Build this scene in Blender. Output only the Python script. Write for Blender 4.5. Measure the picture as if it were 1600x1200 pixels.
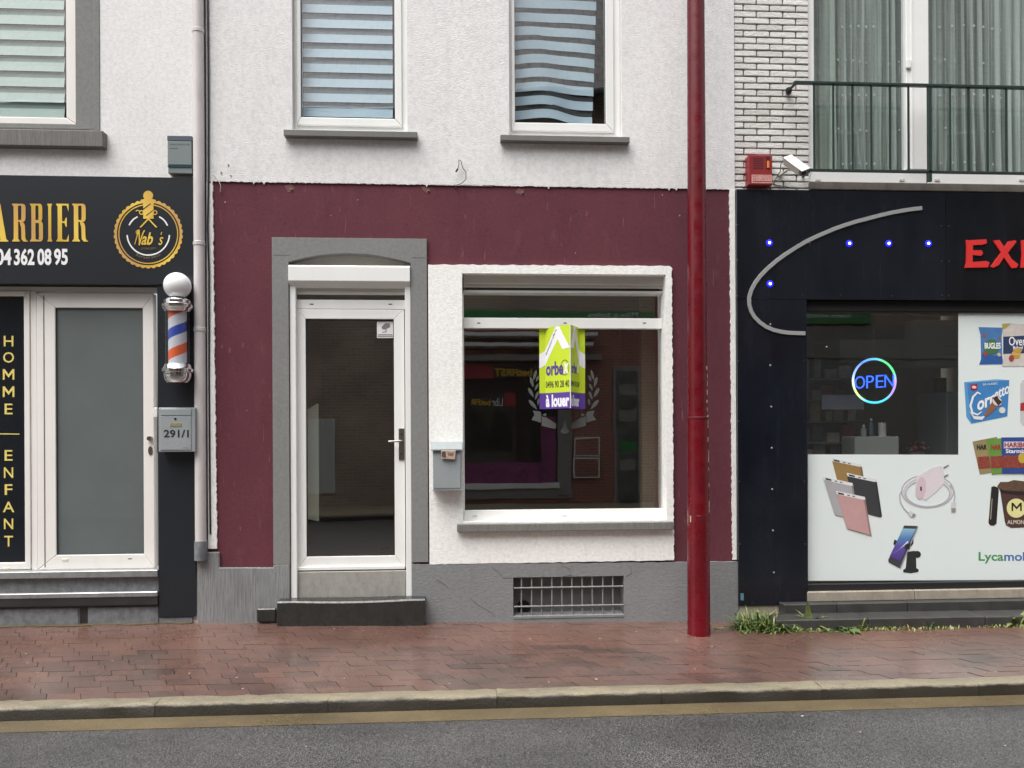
import bpy, bmesh, math, random
from math import radians, sin, cos, pi, tan
from mathutils import Vector, Matrix
from mathutils.geometry import tessellate_polygon

random.seed(11)
scene = bpy.context.scene
for o in list(bpy.data.objects):
    bpy.data.objects.remove(o)
col = scene.collection

# ------------------------------------------------------------------ camera
F_PX, YAW, ROLL, HZ, DIST, EYE = 1202.0, radians(3.4), 0.0050, 680.0, 6.33, 1.53
Fv = Vector((sin(YAW), cos(YAW), 0)); R0 = Vector((cos(YAW), -sin(YAW), 0)); U0 = Vector((0, 0, 1))
Rv = R0 * cos(ROLL) - U0 * sin(ROLL); Uv = U0 * cos(ROLL) + R0 * sin(ROLL)
CAM = Vector((-DIST * sin(YAW), -DIST * cos(YAW), EYE))
cd = bpy.data.cameras.new('camera'); cam = bpy.data.objects.new('camera', cd); col.objects.link(cam)
cd.sensor_width = 36; cd.lens = 36 * F_PX / 1600; cd.shift_y = (HZ - 600) / 1600
cd.clip_start = 0.05; cd.clip_end = 500
m = Matrix((Rv, Uv, -Fv)).transposed().to_4x4(); m.translation = CAM
cam.matrix_world = m
scene.camera = cam

# ------------------------------------------------------------------ sky, sun, exposure (overcast, light rain)
world = bpy.data.worlds.new('World'); scene.world = world; world.use_nodes = True
wn = world.node_tree.nodes; wl = world.node_tree.links
bg = wn['Background']
sky = wn.new('ShaderNodeTexSky'); sky.sky_type = 'NISHITA'; sky.sun_disc = False
SUN_EL, SUN_AZ = radians(66), radians(225)
sky.sun_elevation = SUN_EL; sky.sun_rotation = SUN_AZ
sky.air_density = 1.0; sky.dust_density = 6.0; sky.ozone_density = 1.0
hs = wn.new('ShaderNodeHueSaturation'); hs.inputs['Saturation'].default_value = 0.36
wl.new(sky.outputs[0], hs.inputs['Color']); wl.new(hs.outputs[0], bg.inputs['Color'])
bg.inputs['Strength'].default_value = 0.12
sd = bpy.data.lights.new('sun', 'SUN'); sd.energy = 1.3; sd.angle = radians(60); sd.color = (1.0, 0.995, 0.985)
sun = bpy.data.objects.new('sun', sd); col.objects.link(sun)
to_sun = Vector((sin(SUN_AZ) * cos(SUN_EL), cos(SUN_AZ) * cos(SUN_EL), sin(SUN_EL)))
sun.rotation_euler = to_sun.to_track_quat('Z', 'Y').to_euler(); sun.location = (0, -4, 12)
scene.view_settings.view_transform = 'Standard'; scene.view_settings.look = 'None'
scene.view_settings.gamma = 1; scene.view_settings.exposure = 1.16
scene.render.resolution_x = 1024; scene.render.resolution_y = 768

# ------------------------------------------------------------------ measuring helpers (photo pixel -> metres on a plane of depth Y)
def W(px, py, Y=0.0):
    d = Fv + Rv * ((px - 800) / F_PX) + Uv * (-(py - HZ) / F_PX)
    t = (Y - CAM.y) / d.y
    return CAM + d * t
def X(px, py=600, Y=0.0): return W(px, py, Y).x
def Z(px, py, Y=0.0): return W(px, py, Y).z
def P2(px, py, Y=0.0):
    w = W(px, py, Y); return (w.x, w.z)
def RC(a, b, c, d, Y=0.0):
    """pixel box a,b,c,d -> x0,x1,z0,z1 (averaged over corners)"""
    p = [W(a, b, Y), W(c, b, Y), W(a, d, Y), W(c, d, Y)]
    return ((p[0].x + p[2].x) / 2, (p[1].x + p[3].x) / 2, (p[2].z + p[3].z) / 2, (p[0].z + p[1].z) / 2)

# ------------------------------------------------------------------ materials
def lin(c):
    return tuple((v / 12.92 if v <= 0.04045 else ((v + 0.055) / 1.055) ** 2.4) for v in c)
def S(r, g, b):   # sRGB 0-255 -> linear
    return lin((r / 255, g / 255, b / 255))
class NT:
    def __init__(s, name):
        s.m = bpy.data.materials.new(name); s.m.use_nodes = True
        s.t = s.m.node_tree; s.n = s.t.nodes; s.b = s.n['Principled BSDF']; s.out = s.n['Material Output']
        s.geo = None
    def new(s, k, **kw):
        n = s.n.new('ShaderNode' + k)
        for a, v in kw.items(): setattr(n, a, v)
        return n
    def link(s, a, b): s.t.links.new(a, b)
    def pos(s):
        if not s.geo: s.geo = s.new('NewGeometry')
        return s.geo.outputs['Position']
    def mapped(s, scale):
        mp = s.new('Mapping'); s.link(s.pos(), mp.inputs[0]); mp.inputs['Scale'].default_value = scale; return mp.outputs[0]
    def noise(s, scale, detail=4, rough=.55, vec=None, dist=0):
        n = s.new('TexNoise'); n.inputs['Scale'].default_value = scale; n.inputs['Detail'].default_value = detail
        n.inputs['Roughness'].default_value = rough; n.inputs['Distortion'].default_value = dist
        s.link(vec or s.pos(), n.inputs['Vector']); return n.outputs['Fac']
    def ramp(s, fac, stops, interp='LINEAR'):
        r = s.new('ValToRGB'); r.color_ramp.interpolation = interp; e = r.color_ramp.elements
        while len(e) < len(stops): e.new(.5)
        for i, (p, c) in enumerate(stops):
            e[i].position = p; e[i].color = (c, c, c, 1) if isinstance(c, (int, float)) else (*c, 1)
        s.link(fac, r.inputs[0]); return r.outputs[0]
    def mix(s, fac, a, b, blend='MIX'):
        n = s.new('Mix'); n.data_type = 'RGBA'; n.blend_type = blend
        for k, v in ((0, fac), (6, a), (7, b)):
            if isinstance(v, (int, float)): n.inputs[k].default_value = v
            elif isinstance(v, tuple): n.inputs[k].default_value = (*v, 1)
            else: s.link(v, n.inputs[k])
        return n.outputs[2]
    def bump(s, h, strength, dist=.01, normal=None):
        b = s.new('Bump'); b.inputs['Strength'].default_value = strength; b.inputs['Distance'].default_value = dist
        s.link(h, b.inputs['Height'])
        if normal: s.link(normal, b.inputs['Normal'])
        return b.outputs[0]
    def base(s, v): 
        if isinstance(v, tuple): s.b.inputs['Base Color'].default_value = (*v, 1)
        else: s.link(v, s.b.inputs['Base Color'])
    def rough(s, v):
        if isinstance(v, (int, float)): s.b.inputs['Roughness'].default_value = v
        else: s.link(v, s.b.inputs['Roughness'])
    def normal(s, v): s.link(v, s.b.inputs['Normal'])
MATS = {}
def M(name, c, rough=.6, metal=0, var=.12, vs=4, bump=0, bs=120, bd=.004, spec=.5, coat=0, dirt=0, rvar=0, stretch=None):
    if name in MATS: return MATS[name]
    t = NT(name)
    vec = t.mapped(stretch) if stretch else None
    if var > 0 or dirt > 0:
        n1 = t.noise(vs, 5, .6, vec)
        v = t.ramp(n1, [(.28, 1 - var), (.72, 1 + var * .35)])
        cc = t.mix(1.0, c, v, 'MULTIPLY')
        if dirt > 0:
            n2 = t.noise(vs * 2.3, 8, .7, t.mapped((1.6, 1.6, .35)))
            d = t.ramp(n2, [(.52, 0), (.72, dirt)])
            cc = t.mix(d, cc, (c[0] * .42, c[1] * .41, c[2] * .36))
        t.base(cc)
    else: t.base(c)
    if rvar:
        t.rough(t.ramp(t.noise(vs * 3, 4), [(.3, max(.02, rough - rvar)), (.7, min(1, rough + rvar))]))
    else: t.rough(rough)
    t.b.inputs['Metallic'].default_value = metal
    t.b.inputs['Specular IOR Level'].default_value = spec
    if coat: t.b.inputs['Coat Weight'].default_value = coat; t.b.inputs['Coat Roughness'].default_value = .12
    if bump: t.normal(t.bump(t.noise(bs, 4, .6, vec), bump, bd))
    MATS[name] = t.m
    return t.m
def EM(name, c, st, base=(.02, .02, .02)):
    if name in MATS: return MATS[name]
    t = NT(name); t.base(base); t.b.inputs['Emission Color'].default_value = (*c, 1); t.b.inputs['Emission Strength'].default_value = st
    MATS[name] = t.m; return t.m
def GLASS(name, ior=1.75, tint=(.93, .97, .95), wav=0.0):
    t = NT(name); t.n.remove(t.b)
    tr = t.new('BsdfTransparent'); tr.inputs[0].default_value = (*tint, 1)
    gl = t.new('BsdfGlossy'); gl.inputs['Roughness'].default_value = 0.0
    fr = t.new('Fresnel'); fr.inputs[0].default_value = ior
    ge = t.new('NewGeometry'); ib = t.new('Math', operation='SUBTRACT'); ib.inputs[0].default_value = 1; t.link(ge.outputs['Backfacing'], ib.inputs[1])
    ff = t.new('Math', operation='MULTIPLY'); t.link(fr.outputs[0], ff.inputs[0]); t.link(ib.outputs[0], ff.inputs[1])
    mx = t.new('MixShader'); t.link(ff.outputs[0], mx.inputs[0]); t.link(tr.outputs[0], mx.inputs[1]); t.link(gl.outputs[0], mx.inputs[2])
    t.link(mx.outputs[0], t.out.inputs[0])
    if wav:
        nb = t.bump(t.noise(1.7, 2, .4), wav, .05); t.link(nb, gl.inputs['Normal'])
    MATS[name] = t.m; return t.m

def stucco(name, c, fine=.55, dirt=.0, wear=None, bs=70, stain=None):
    t = NT(name)
    n1 = t.noise(1.3, 6, .62); n2 = t.noise(34, 4, .6)
    v = t.ramp(n1, [(.3, .93), (.7, 1.03)]); v2 = t.ramp(n2, [(.25, .86), (.6, 1.03)])
    cc = t.mix(1.0, t.mix(1.0, c, v, 'MULTIPLY'), v2, 'MULTIPLY')
    if stain:
        n4 = t.noise(3.2, 7, .68, t.mapped((2.6, 2.6, .3)))
        cc = t.mix(t.ramp(n4, [(.55, 0), (.8, stain)]), cc, (c[0] * .55, c[1] * .53, c[2] * .48))
    if wear:
        fade = t.ramp(t.noise(.9, 6, .7, t.mapped((1, 1, .6))), [(.32, .82), (.7, 1.14)]); cc = t.mix(1.0, cc, fade, 'MULTIPLY')
        cc = t.mix(t.ramp(t.noise(5.5, 6, .75, t.mapped((1.3, 1, .5))), [(.56, 0), (.78, .22)]), cc, S(128, 104, 104))
        vo = t.new('TexVoronoi'); vo.inputs['Scale'].default_value = 7.5; t.link(t.pos(), vo.inputs['Vector'])
        n3 = t.noise(90, 3)
        a = t.new('Math', operation='ADD'); t.link(vo.outputs['Distance'], a.inputs[0])
        mm = t.new('Math', operation='MULTIPLY'); t.link(n3, mm.inputs[0]); mm.inputs[1].default_value = .12; t.link(mm.outputs[0], a.inputs[1])
        f = t.ramp(a.outputs[0], [(.082, 1), (.092, 0)])
        # only some cells carry a chip
        f2 = t.ramp(t.noise(2.1, 2), [(.47, 0), (.52, 1)])
        cc = t.mix(t.mix(1.0, f, f2, 'MULTIPLY'), cc, wear)
        # long thin scratches
        n5 = t.noise(26, 2, .5, t.mapped((1.5, 1, .18)), .6)
        sc = t.ramp(n5, [(.70, 0), (.725, .45)])
        cc = t.mix(sc, cc, tuple(min(1, x * 1.9 + .03) for x in c))
    t.base(cc); t.rough(.82); t.b.inputs['Specular IOR Level'].default_value = .3
    h = t.noise(bs, 5, .62, t.mapped((1, 1, 1.5)))
    b1 = t.bump(h, fine, .008)
    h2 = t.noise(2.5, 3); t.normal(t.bump(h2, .25, .02, b1))
    MATS[name] = t.m; return t.m

stucco_white = stucco('white_stucco', S(229, 228, 227), .75, stain=.25)
stucco_left = stucco('barber_stucco', S(230, 229, 227), .75, stain=.15)
stucco_burg = stucco('burgundy_stucco', S(98, 50, 60), .35, wear=S(206, 190, 184), bs=60, stain=.4)
stucco_band = stucco('window_band_stucco', S(246, 246, 242), .7, stain=.12, bs=85)
grey_plinth = stucco('grey_plinth_paint', S(130, 131, 132), .5, bs=38, stain=.35)
def tooled(name, c):
    t = NT(name); v = t.ramp(t.noise(3, 6, .65), [(.3, .82), (.7, 1.06)])
    rib = t.noise(26, 4, .6, t.mapped((3.4, 1, .22)))
    t.base(t.mix(1.0, t.mix(1.0, c, v, 'MULTIPLY'), t.ramp(rib, [(.35, .8), (.65, 1.08)]), 'MULTIPLY')); t.rough(.75)
    b1 = t.bump(rib, .8, .012); t.normal(t.bump(t.noise(60, 4), .3, .006, b1)); MATS[name] = t.m; return t.m
tooled_plinth = tooled('tooled_grey_plinth', S(134, 136, 136))
grey_surround = stucco('grey_surround_paint', S(128, 129, 127), .22, bs=55, stain=.2)
pvc = M('white_pvc', S(232, 233, 230), .32, var=.05, vs=2.5, dirt=.06, spec=.45)
pvc_left = M('cream_pvc', S(230, 227, 222), .35, var=.05, vs=2.5, dirt=.08, spec=.45)
pvc_dull = M('shutter_pvc', S(205, 203, 196), .4, var=.08, vs=4)
dark_seal = M('dark_seal', (.012, .012, .012), .6, var=0)
anthracite = M('anthracite_panel', S(33, 37, 42), .32, var=.05, vs=3, spec=.5)
def night_panel(name, c):
    t = NT(name)
    t.base(t.mix(1.0, c, t.ramp(t.noise(4, 5, .6, t.mapped((1, 1, .4))), [(.3, .75), (.7, 1.3)]), 'MULTIPLY') if False else t.mix(t.ramp(t.noise(3, 7, .75, t.mapped((4, 1, .25))), [(.52, 0), (.85, .06)]), t.mix(1.0, c, t.ramp(t.noise(4, 5, .6, t.mapped((1, 1, .4))), [(.3, .75), (.7, 1.3)]), 'MULTIPLY'), S(110, 112, 116)))
    t.rough(t.ramp(t.noise(7, 4), [(.3, .07), (.75, .24)]))
    t.normal(t.bump(t.noise(2.2, 2), .08, .05)); MATS[name] = t.m; return t.m
navy = night_panel('glossy_navy_panel', S(22, 26, 34))
navy2 = night_panel('glossy_black_panel', S(17, 20, 25))
stone_sill = M('blue_stone_sill', S(122, 121, 117), .5, var=.3, vs=9, bump=.4, bs=60, dirt=.3, stretch=(9, 2, .8))
upper_sill = M('painted_sill', S(110, 110, 106), .5, var=.12, vs=6, dirt=.2)
step_stone = M('wet_blue_stone', S(52, 52, 51), .28, var=.3, vs=8, bump=.35, bs=50, dirt=.4, rvar=.12)
thresh_stone = M('threshold_stone', S(156, 155, 148), .5, var=.2, vs=14, bump=.4, bs=70, dirt=.45)
black_stone = M('black_stone', S(48, 49, 50), .35, var=.3, vs=6, bump=.3, bs=50)
grey_stone = M('mottled_stone', S(122, 125, 128), .5, var=.45, vs=18, bump=.6, bs=45, dirt=.7)
beige_stone = M('beige_ledge_stone', S(160, 152, 138), .5, var=.25, vs=7, bump=.4, bs=60, dirt=.5)
zinc = M('zinc_trim', S(165, 168, 168), .35, metal=.6, var=.25, vs=12, dirt=.5)
pipe_pvc = M('pale_pipe', S(205, 200, 198), .42, var=.12, vs=3, dirt=.25)
steel_box = M('grey_painted_steel', S(146, 153, 155), .42, var=.08, vs=5, dirt=.12)
steel_box2 = M('silver_painted_steel', S(158, 166, 168), .38, metal=.25, var=.06, vs=5, dirt=.1)
steel = M('brushed_steel', S(170, 168, 162), .28, metal=1, var=.1)
chrome = M('chrome', (.72, .72, .72), .09, metal=1, var=.12, vs=15)
black_paint = M('black_paint', (.012, .013, .014), .5, var=0)
red_paint = M('red_post_paint', S(100, 8, 22), .32, var=.22, vs=4, dirt=.35, bump=.12, bs=25, spec=.5, rvar=.1)
red_box = M('red_box_paint', S(142, 40, 46), .4, var=.12, vs=12, dirt=.15)
rail_green = M('dark_green_rail', S(36, 54, 50), .4, var=.25, vs=20, dirt=.2)
white_paint = M('white_lettering', (.82, .82, .82), .5, var=0)
black_letter = M('black_lettering', (.015, .015, .015), .5, var=0)
mortar = M('dark_mortar', S(112, 105, 98), .9, var=.2, vs=25, bump=.4, bs=150)
dark_room = M('dim_room_wall', S(150, 138, 122), .85, var=.15, vs=2)
dark_floor = M('dim_room_floor', S(108, 96, 84), .35, var=.2, vs=3)
black_room = M('dark_room_wall', S(40, 40, 40), .9, var=.1)
void = M('dark_gap', (.01, .01, .01), .9, var=0)
glass = GLASS('window_glass', 3.3, (.97, .98, .97), .02)
glass_up = GLASS('upper_window_glass', 2.5, (.955, .975, .98), .05)
glass_shop = GLASS('shop_glass', 2.7, (.965, .975, .97), .02)

# ------------------------------------------------------------------ mesh building
WL = {}
def tag(o, label=None, cat=None, group=None, kind=None):
    if label: o['label'] = label
    if cat: o['category'] = cat
    if group: o['group'] = group
    if kind: o['kind'] = kind
    return o
def thing(name, loc, label, cat, group=None):
    o = bpy.data.objects.new(name, None); col.objects.link(o); o.empty_display_size = .1
    o.location = loc; WL[o] = Vector(loc); tag(o, label, cat, group); return o
FACADE = lambda y: (Vector((0, y, 0)), Vector((1, 0, 0)), Vector((0, 0, 1)), Vector((0, -1, 0)))
class B:
    def __init__(s): s.v = []; s.f = []
    def add(s, vs, fs):
        k = len(s.v); s.v += [Vector(p) for p in vs]; s.f += [tuple(i + k for i in f) for f in fs]; return s
    def box(s, x0, x1, y0, y1, z0, z1):
        return s.add([(x0, y0, z0), (x1, y0, z0), (x1, y1, z0), (x0, y1, z0), (x0, y0, z1), (x1, y0, z1), (x1, y1, z1), (x0, y1, z1)],
                     [(0, 3, 2, 1), (4, 5, 6, 7), (0, 1, 5, 4), (1, 2, 6, 5), (2, 3, 7, 6), (3, 0, 4, 7)])
    def obox(s, c, ax, ay, az):
        c, ax, ay, az = Vector(c), Vector(ax), Vector(ay), Vector(az); vs = []
        for k in (-1, 1):
            for i, j in ((-1, -1), (1, -1), (1, 1), (-1, 1)): vs.append(c + ax * i + ay * j + az * k)
        return s.add(vs, [(0, 3, 2, 1), (4, 5, 6, 7), (0, 1, 5, 4), (1, 2, 6, 5), (2, 3, 7, 6), (3, 0, 4, 7)])
    def prism(s, outer, y0, y1, holes=(), frame=None):
        """2D outline (u,v) with holes, extruded from y0 (front) to y1 (back) - or along a frame's normal"""
        def area(l): return sum(l[i][0] * l[(i + 1) % len(l)][1] - l[(i + 1) % len(l)][0] * l[i][1] for i in range(len(l)))
        outer = list(outer) if area(outer) > 0 else list(outer)[::-1]
        hs_ = [list(h) if area(h) < 0 else list(h)[::-1] for h in holes]
        loops = [outer] + hs_; flat = [p for l in loops for p in l]; n = len(flat)
        tris = tessellate_polygon([[Vector((p[0], p[1], 0)) for p in l] for l in loops]) if (len(outer) > 4 or holes) else [(0, 1, 2), (0, 2, 3)][:len(outer) - 2]
        if frame is None: mp = lambda p, d: Vector((p[0], d, p[1]))
        else:
            O, Ux, Vx, Nx = frame; mp = lambda p, d: O + Ux * p[0] + Vx * p[1] - Nx * d
        vs = [mp(p, y0) for p in flat] + [mp(p, y1) for p in flat]; fs = []
        for t in tris:
            a, b, c = (flat[i] for i in t)
            if (b[0] - a[0]) * (c[1] - a[1]) - (b[1] - a[1]) * (c[0] - a[0]) < 0: t = (t[0], t[2], t[1])
            fs.append(tuple(t)); fs.append((t[0] + n, t[2] + n, t[1] + n))
        k = 0
        for l in loops:
            for i in range(len(l)):
                a, b = k + i, k + (i + 1) % len(l); fs.append((a, a + n, b + n, b))
            k += len(l)
        return s.add(vs, fs)
    def tube(s, pts, r, n=10, caps=True):
        pts = [Vector(p) for p in pts]; rr = r if isinstance(r, (list, tuple)) else [r] * len(pts); vs = []; fs = []
        prev = None
        for i, p in enumerate(pts):
            d = (pts[min(i + 1, len(pts) - 1)] - pts[max(i - 1, 0)]).normalized()
            if prev is None: a = d.orthogonal().normalized()
            else: a = (prev - d * prev.dot(d)).normalized()
            prev = a; b = d.cross(a)
            for k in range(n): vs.append(p + (a * cos(2 * pi * k / n) + b * sin(2 * pi * k / n)) * rr[i])
        for i in range(len(pts) - 1):
            for k in range(n):
                a = i * n + k; b = i * n + (k + 1) % n; fs.append((a, b, b + n, a + n))
        if caps: fs.append(tuple(range(n))[::-1]); fs.append(tuple(range((len(pts) - 1) * n, len(pts) * n)))
        return s.add(vs, fs)
    def lathe(s, prof, cx, cy, n=32):
        vs = []; fs = []
        for r, z in prof:
            for k in range(n): vs.append((cx + r * cos(2 * pi * k / n), cy + r * sin(2 * pi * k / n), z))
        for i in range(len(prof) - 1):
            for k in range(n):
                a = i * n + k; b = i * n + (k + 1) % n; fs.append((a, b, b + n, a + n))
        fs.append(tuple(range(n))[::-1]); fs.append(tuple(range((len(prof) - 1) * n, len(prof) * n)))
        return s.add(vs, fs)
    def ribbon(s, pts, w, y0, y1, frame=None):
        """flat bar following a 2D polyline"""
        L = []; Rr = []
        for i, p in enumerate(pts):
            a = Vector(pts[max(i - 1, 0)]); b = Vector(pts[min(i + 1, len(pts) - 1)]); d = (b - a).normalized(); nn = Vector((-d.y, d.x))
            ww = w[i] if isinstance(w, (list, tuple)) else w
            L.append(Vector(p) + nn * ww / 2); Rr.append(Vector(p) - nn * ww / 2)
        return s.prism([tuple(p) for p in L] + [tuple(p) for p in reversed(Rr)], y0, y1, frame=frame)
    def mitre(s, x0, x1, z0, z1, l, r, b, t, y0, y1, g=.0006):
        xi0, xi1, zi0, zi1 = x0 + l, x1 - r, z0 + b, z1 - t
        if l: s.prism([(x0, z0 + g), (xi0, zi0 + g), (xi0, zi1 - g), (x0, z1 - g)], y0, y1)
        if r: s.prism([(xi1, zi0 + g), (x1, z0 + g), (x1, z1 - g), (xi1, zi1 - g)], y0, y1)
        if b: s.prism([(x0 + g, z0), (x1 - g, z0), (xi1 - g, zi0), (xi0 + g, zi0)], y0, y1)
        if t: s.prism([(xi0 + g, zi1), (xi1 - g, zi1), (x1 - g, z1), (x0 + g, z1)], y0, y1)
        return s
    def obj(s, name, mat, parent=None, bevel=0, seg=1, smooth=0, label=None, cat=None, group=None, kind=None):
        bm = bmesh.new(); vs = [bm.verts.new(p) for p in s.v]
        for f in s.f:
            try: bm.faces.new([vs[i] for i in f])
            except ValueError: pass
        if bevel:
            bmesh.ops.remove_doubles(bm, verts=bm.verts, dist=1e-6)
            bm.normal_update()
            es = [e for e in bm.edges if len(e.link_faces) == 2 and e.calc_face_angle(0) > .45]
            bmesh.ops.bevel(bm, geom=es, offset=bevel, segments=seg, profile=.5, affect='EDGES', clamp_overlap=True)
        bmesh.ops.recalc_face_normals(bm, faces=bm.faces)
        lo = Vector([min(v.co[i] for v in bm.verts) for i in range(3)]); hi = Vector([max(v.co[i] for v in bm.verts) for i in range(3)])
        c = Vector(((lo.x + hi.x) / 2, (lo.y + hi.y) / 2, lo.z))
        for v in bm.verts: v.co -= c
        me = bpy.data.meshes.new(name); bm.to_mesh(me); bm.free()
        if mat: me.materials.append(mat)
        if smooth:
            for p in me.polygons: p.use_smooth = True
            me.set_sharp_from_angle(angle=radians(smooth))
        return place(name, me, c, parent, label, cat, group, kind)
def place(name, me, c, parent=None, label=None, cat=None, group=None, kind=None):
    o = bpy.data.objects.new(name, me); col.objects.link(o)
    WL[o] = Vector(c); o.parent = parent; o.location = Vector(c) - (WL[parent] if parent else Vector((0, 0, 0)))
    return tag(o, label, cat, group, kind)
def box(name, mat, parent, x0, x1, y0, y1, z0, z1, bevel=.003, **k):
    return B().box(min(x0, x1), max(x0, x1), min(y0, y1), max(y0, y1), min(z0, z1), max(z0, z1)).obj(name, mat, parent, bevel, **k)
def pixbox(name, mat, parent, a, b, c, d, y0, y1, bevel=.003, **k):
    x0, x1, z0, z1 = RC(a, b, c, d, y0); return box(name, mat, parent, x0, x1, y0, y1, z0, z1, bevel, **k)
def decal(name, pts, Y, mat, parent, th=.0012, **k):
    """flat printed shape: outline given in photo pixels on the plane Y"""
    return B().prism([P2(a, b, Y) for a, b in pts], Y - th, Y + .0004).obj(name, mat, parent, **k)
def ell(cx, cy, rx, ry, n=24, a0=0, a1=2 * pi, rot=0):
    o = []
    for i in range(n if a1 - a0 >= 2 * pi - .01 else n + 1):
        t = a0 + (a1 - a0) * i / n; x = rx * cos(t); y = ry * sin(t); o.append((cx + x * cos(rot) - y * sin(rot), cy + x * sin(rot) + y * cos(rot)))
    return o
TXT = {}
def text_raw(s, bold=0.0, shear=0.0):
    key = (s, bold, shear)
    if key in TXT: return TXT[key]
    cu = bpy.data.curves.new('t', 'FONT'); cu.body = s; cu.size = 1; cu.offset = bold; cu.shear = shear; cu.fill_mode = 'FRONT'; cu.resolution_u = 3
    o = bpy.data.objects.new('t', cu); me = bpy.data.meshes.new_from_object(o)
    vs = [(v.co.x, v.co.y) for v in me.vertices]; fs = [tuple(p.vertices) for p in me.polygons]
    bpy.data.objects.remove(o); bpy.data.curves.remove(cu); bpy.data.meshes.remove(me)
    x0 = min(v[0] for v in vs); x1 = max(v[0] for v in vs); y0 = min(v[1] for v in vs); y1 = max(v[1] for v in vs)
    TXT[key] = ([((x - x0) / (x1 - x0), (y - y0) / (y1 - y0)) for x, y in vs], fs); return TXT[key]
def text(name, s, mat, parent, quad, bold=.0, shear=0, th=.0015, mapf=None, **k):
    """lettering stretched onto a quad given as 3D corners bl, br, tl and outward normal"""
    bl, br, tl = (Vector(p) for p in quad[:3]); n = (br - bl).cross(tl - bl).normalized()
    vs, fs = text_raw(s, bold, shear)
    b = B(); m_ = len(vs)
    V = [bl + (br - bl) * u + (tl - bl) * v + n * th for u, v in vs]; V2 = [p - n * (th + .0004) for p in V]
    b.add(V + V2, fs)
    ec = {}
    for f in fs:
        for i in range(len(f)):
            e = (f[i], f[(i + 1) % len(f)]); ec[e] = 1
    b.f += [(e[0], e[0] + m_, e[1] + m_, e[1]) for e in ec if (e[1], e[0]) not in ec]
    return b.obj(name, mat, parent, **k)
def ptext(name, s, mat, parent, a, b_, c, d, Y, rot=None, **k):
    """lettering over pixel box a,b,c,d (left, top, right, bottom) on plane Y"""
    return text(name, s, mat, parent, (W(a, d, Y), W(c, d, Y), W(a, b_, Y)), **k)
def dup(o, parent, loc, scale=None):
    c = o.copy(); col.objects.link(c); c.parent = parent; WL[c] = Vector(loc); c.location = Vector(loc) - (WL[parent] if parent else Vector((0, 0, 0)))
    if scale: c.scale = scale
    return c
def rough_line(p, q, n, amp, seed=0):
    r = random.Random(seed); o = []
    for i in range(n + 1):
        t = i / n; a = 0 if i in (0, n) else amp
        dx, dz = q[0] - p[0], q[1] - p[1]; L = math.hypot(dx, dz); k = r.uniform(-a, a)
        o.append((p[0] + dx * t - dz / L * k, p[1] + dz * t + dx / L * k))
    return o

# ================================================================== SETTING: ground, road, gutter, kerb, pavement
def zf(x):
    t = min(1, max(0, (x + 2.5) / 4.4)); return .042 * (1 - t) - .035 * t
YK = -1.585
def pz(x, y):
    t = min(1, max(0, -y / 1.58)); return zf(x) * (1 - t) - .03 * t

def asphalt():
    t = NT('wet_asphalt')
    vo = t.new('TexVoronoi'); vo.inputs['Scale'].default_value = 190; t.link(t.pos(), vo.inputs['Vector'])
    sp = t.ramp(vo.outputs['Color'], [(.25, .012), (.75, .13)])
    big = t.ramp(t.noise(1.1, 6, .65, t.mapped((.6, 1.4, 1))), [(.32, .55), (.7, 1.12)])
    fine = t.ramp(t.noise(160, 3), [(.3, .55), (.75, 1.7)])
    c = t.mix(1.0, t.mix(1.0, t.mix(1.0, sp, big, 'MULTIPLY'), fine, 'MULTIPLY'), (1, .99, .97), 'MULTIPLY')
    t.base(c)
    t.rough(t.ramp(t.noise(1.6, 5, .6), [(.3, .25), (.7, .45)]))
    t.b.inputs['Coat Weight'].default_value = .35; t.b.inputs['Coat Roughness'].default_value = .3
    b1 = t.bump(vo.outputs['Distance'], .7, .006); t.normal(t.bump(t.noise(210, 3), .5, .004, b1))
    return t.m
def concrete(name, c, rough=.55, dark=.6):
    t = NT(name)
    v = t.ramp(t.noise(2.2, 7, .68, t.mapped((.5, 1, 1))), [(.3, dark), (.7, 1.12)]); v2 = t.ramp(t.noise(130, 3, .6), [(.3, .7), (.7, 1.2)])
    t.base(t.mix(1.0, t.mix(1.0, c, v, 'MULTIPLY'), v2, 'MULTIPLY')); t.rough(t.ramp(t.noise(3, 4), [(.3, rough - .2), (.7, rough + .1)]))
    t.normal(t.bump(t.noise(75, 5, .65), .7, .008)); return t.m
def kerbmat():
    t = NT('kerb_concrete'); c = S(134, 126, 106)
    v = t.ramp(t.noise(2.2, 7, .68, t.mapped((.5, 1, 1))), [(.3, .7), (.7, 1.12)]); v2 = t.ramp(t.noise(130, 3, .6), [(.3, .7), (.7, 1.2)])
    cc = t.mix(1.0, t.mix(1.0, c, v, 'MULTIPLY'), v2, 'MULTIPLY')
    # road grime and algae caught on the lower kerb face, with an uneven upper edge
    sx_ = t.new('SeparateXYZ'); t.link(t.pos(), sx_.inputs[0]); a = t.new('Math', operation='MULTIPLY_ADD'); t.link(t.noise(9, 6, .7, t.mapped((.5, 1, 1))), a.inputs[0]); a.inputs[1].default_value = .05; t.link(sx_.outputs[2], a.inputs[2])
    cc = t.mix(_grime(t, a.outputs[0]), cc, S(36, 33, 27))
    t.base(cc); t.rough(t.ramp(t.noise(3, 4), [(.3, .35), (.7, .65)])); t.normal(t.bump(t.noise(75, 5, .65), .7, .008)); return t.m
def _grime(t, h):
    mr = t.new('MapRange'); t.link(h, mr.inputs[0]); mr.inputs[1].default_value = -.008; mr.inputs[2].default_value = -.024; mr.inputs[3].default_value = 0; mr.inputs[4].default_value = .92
    return mr.outputs[0]
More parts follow.
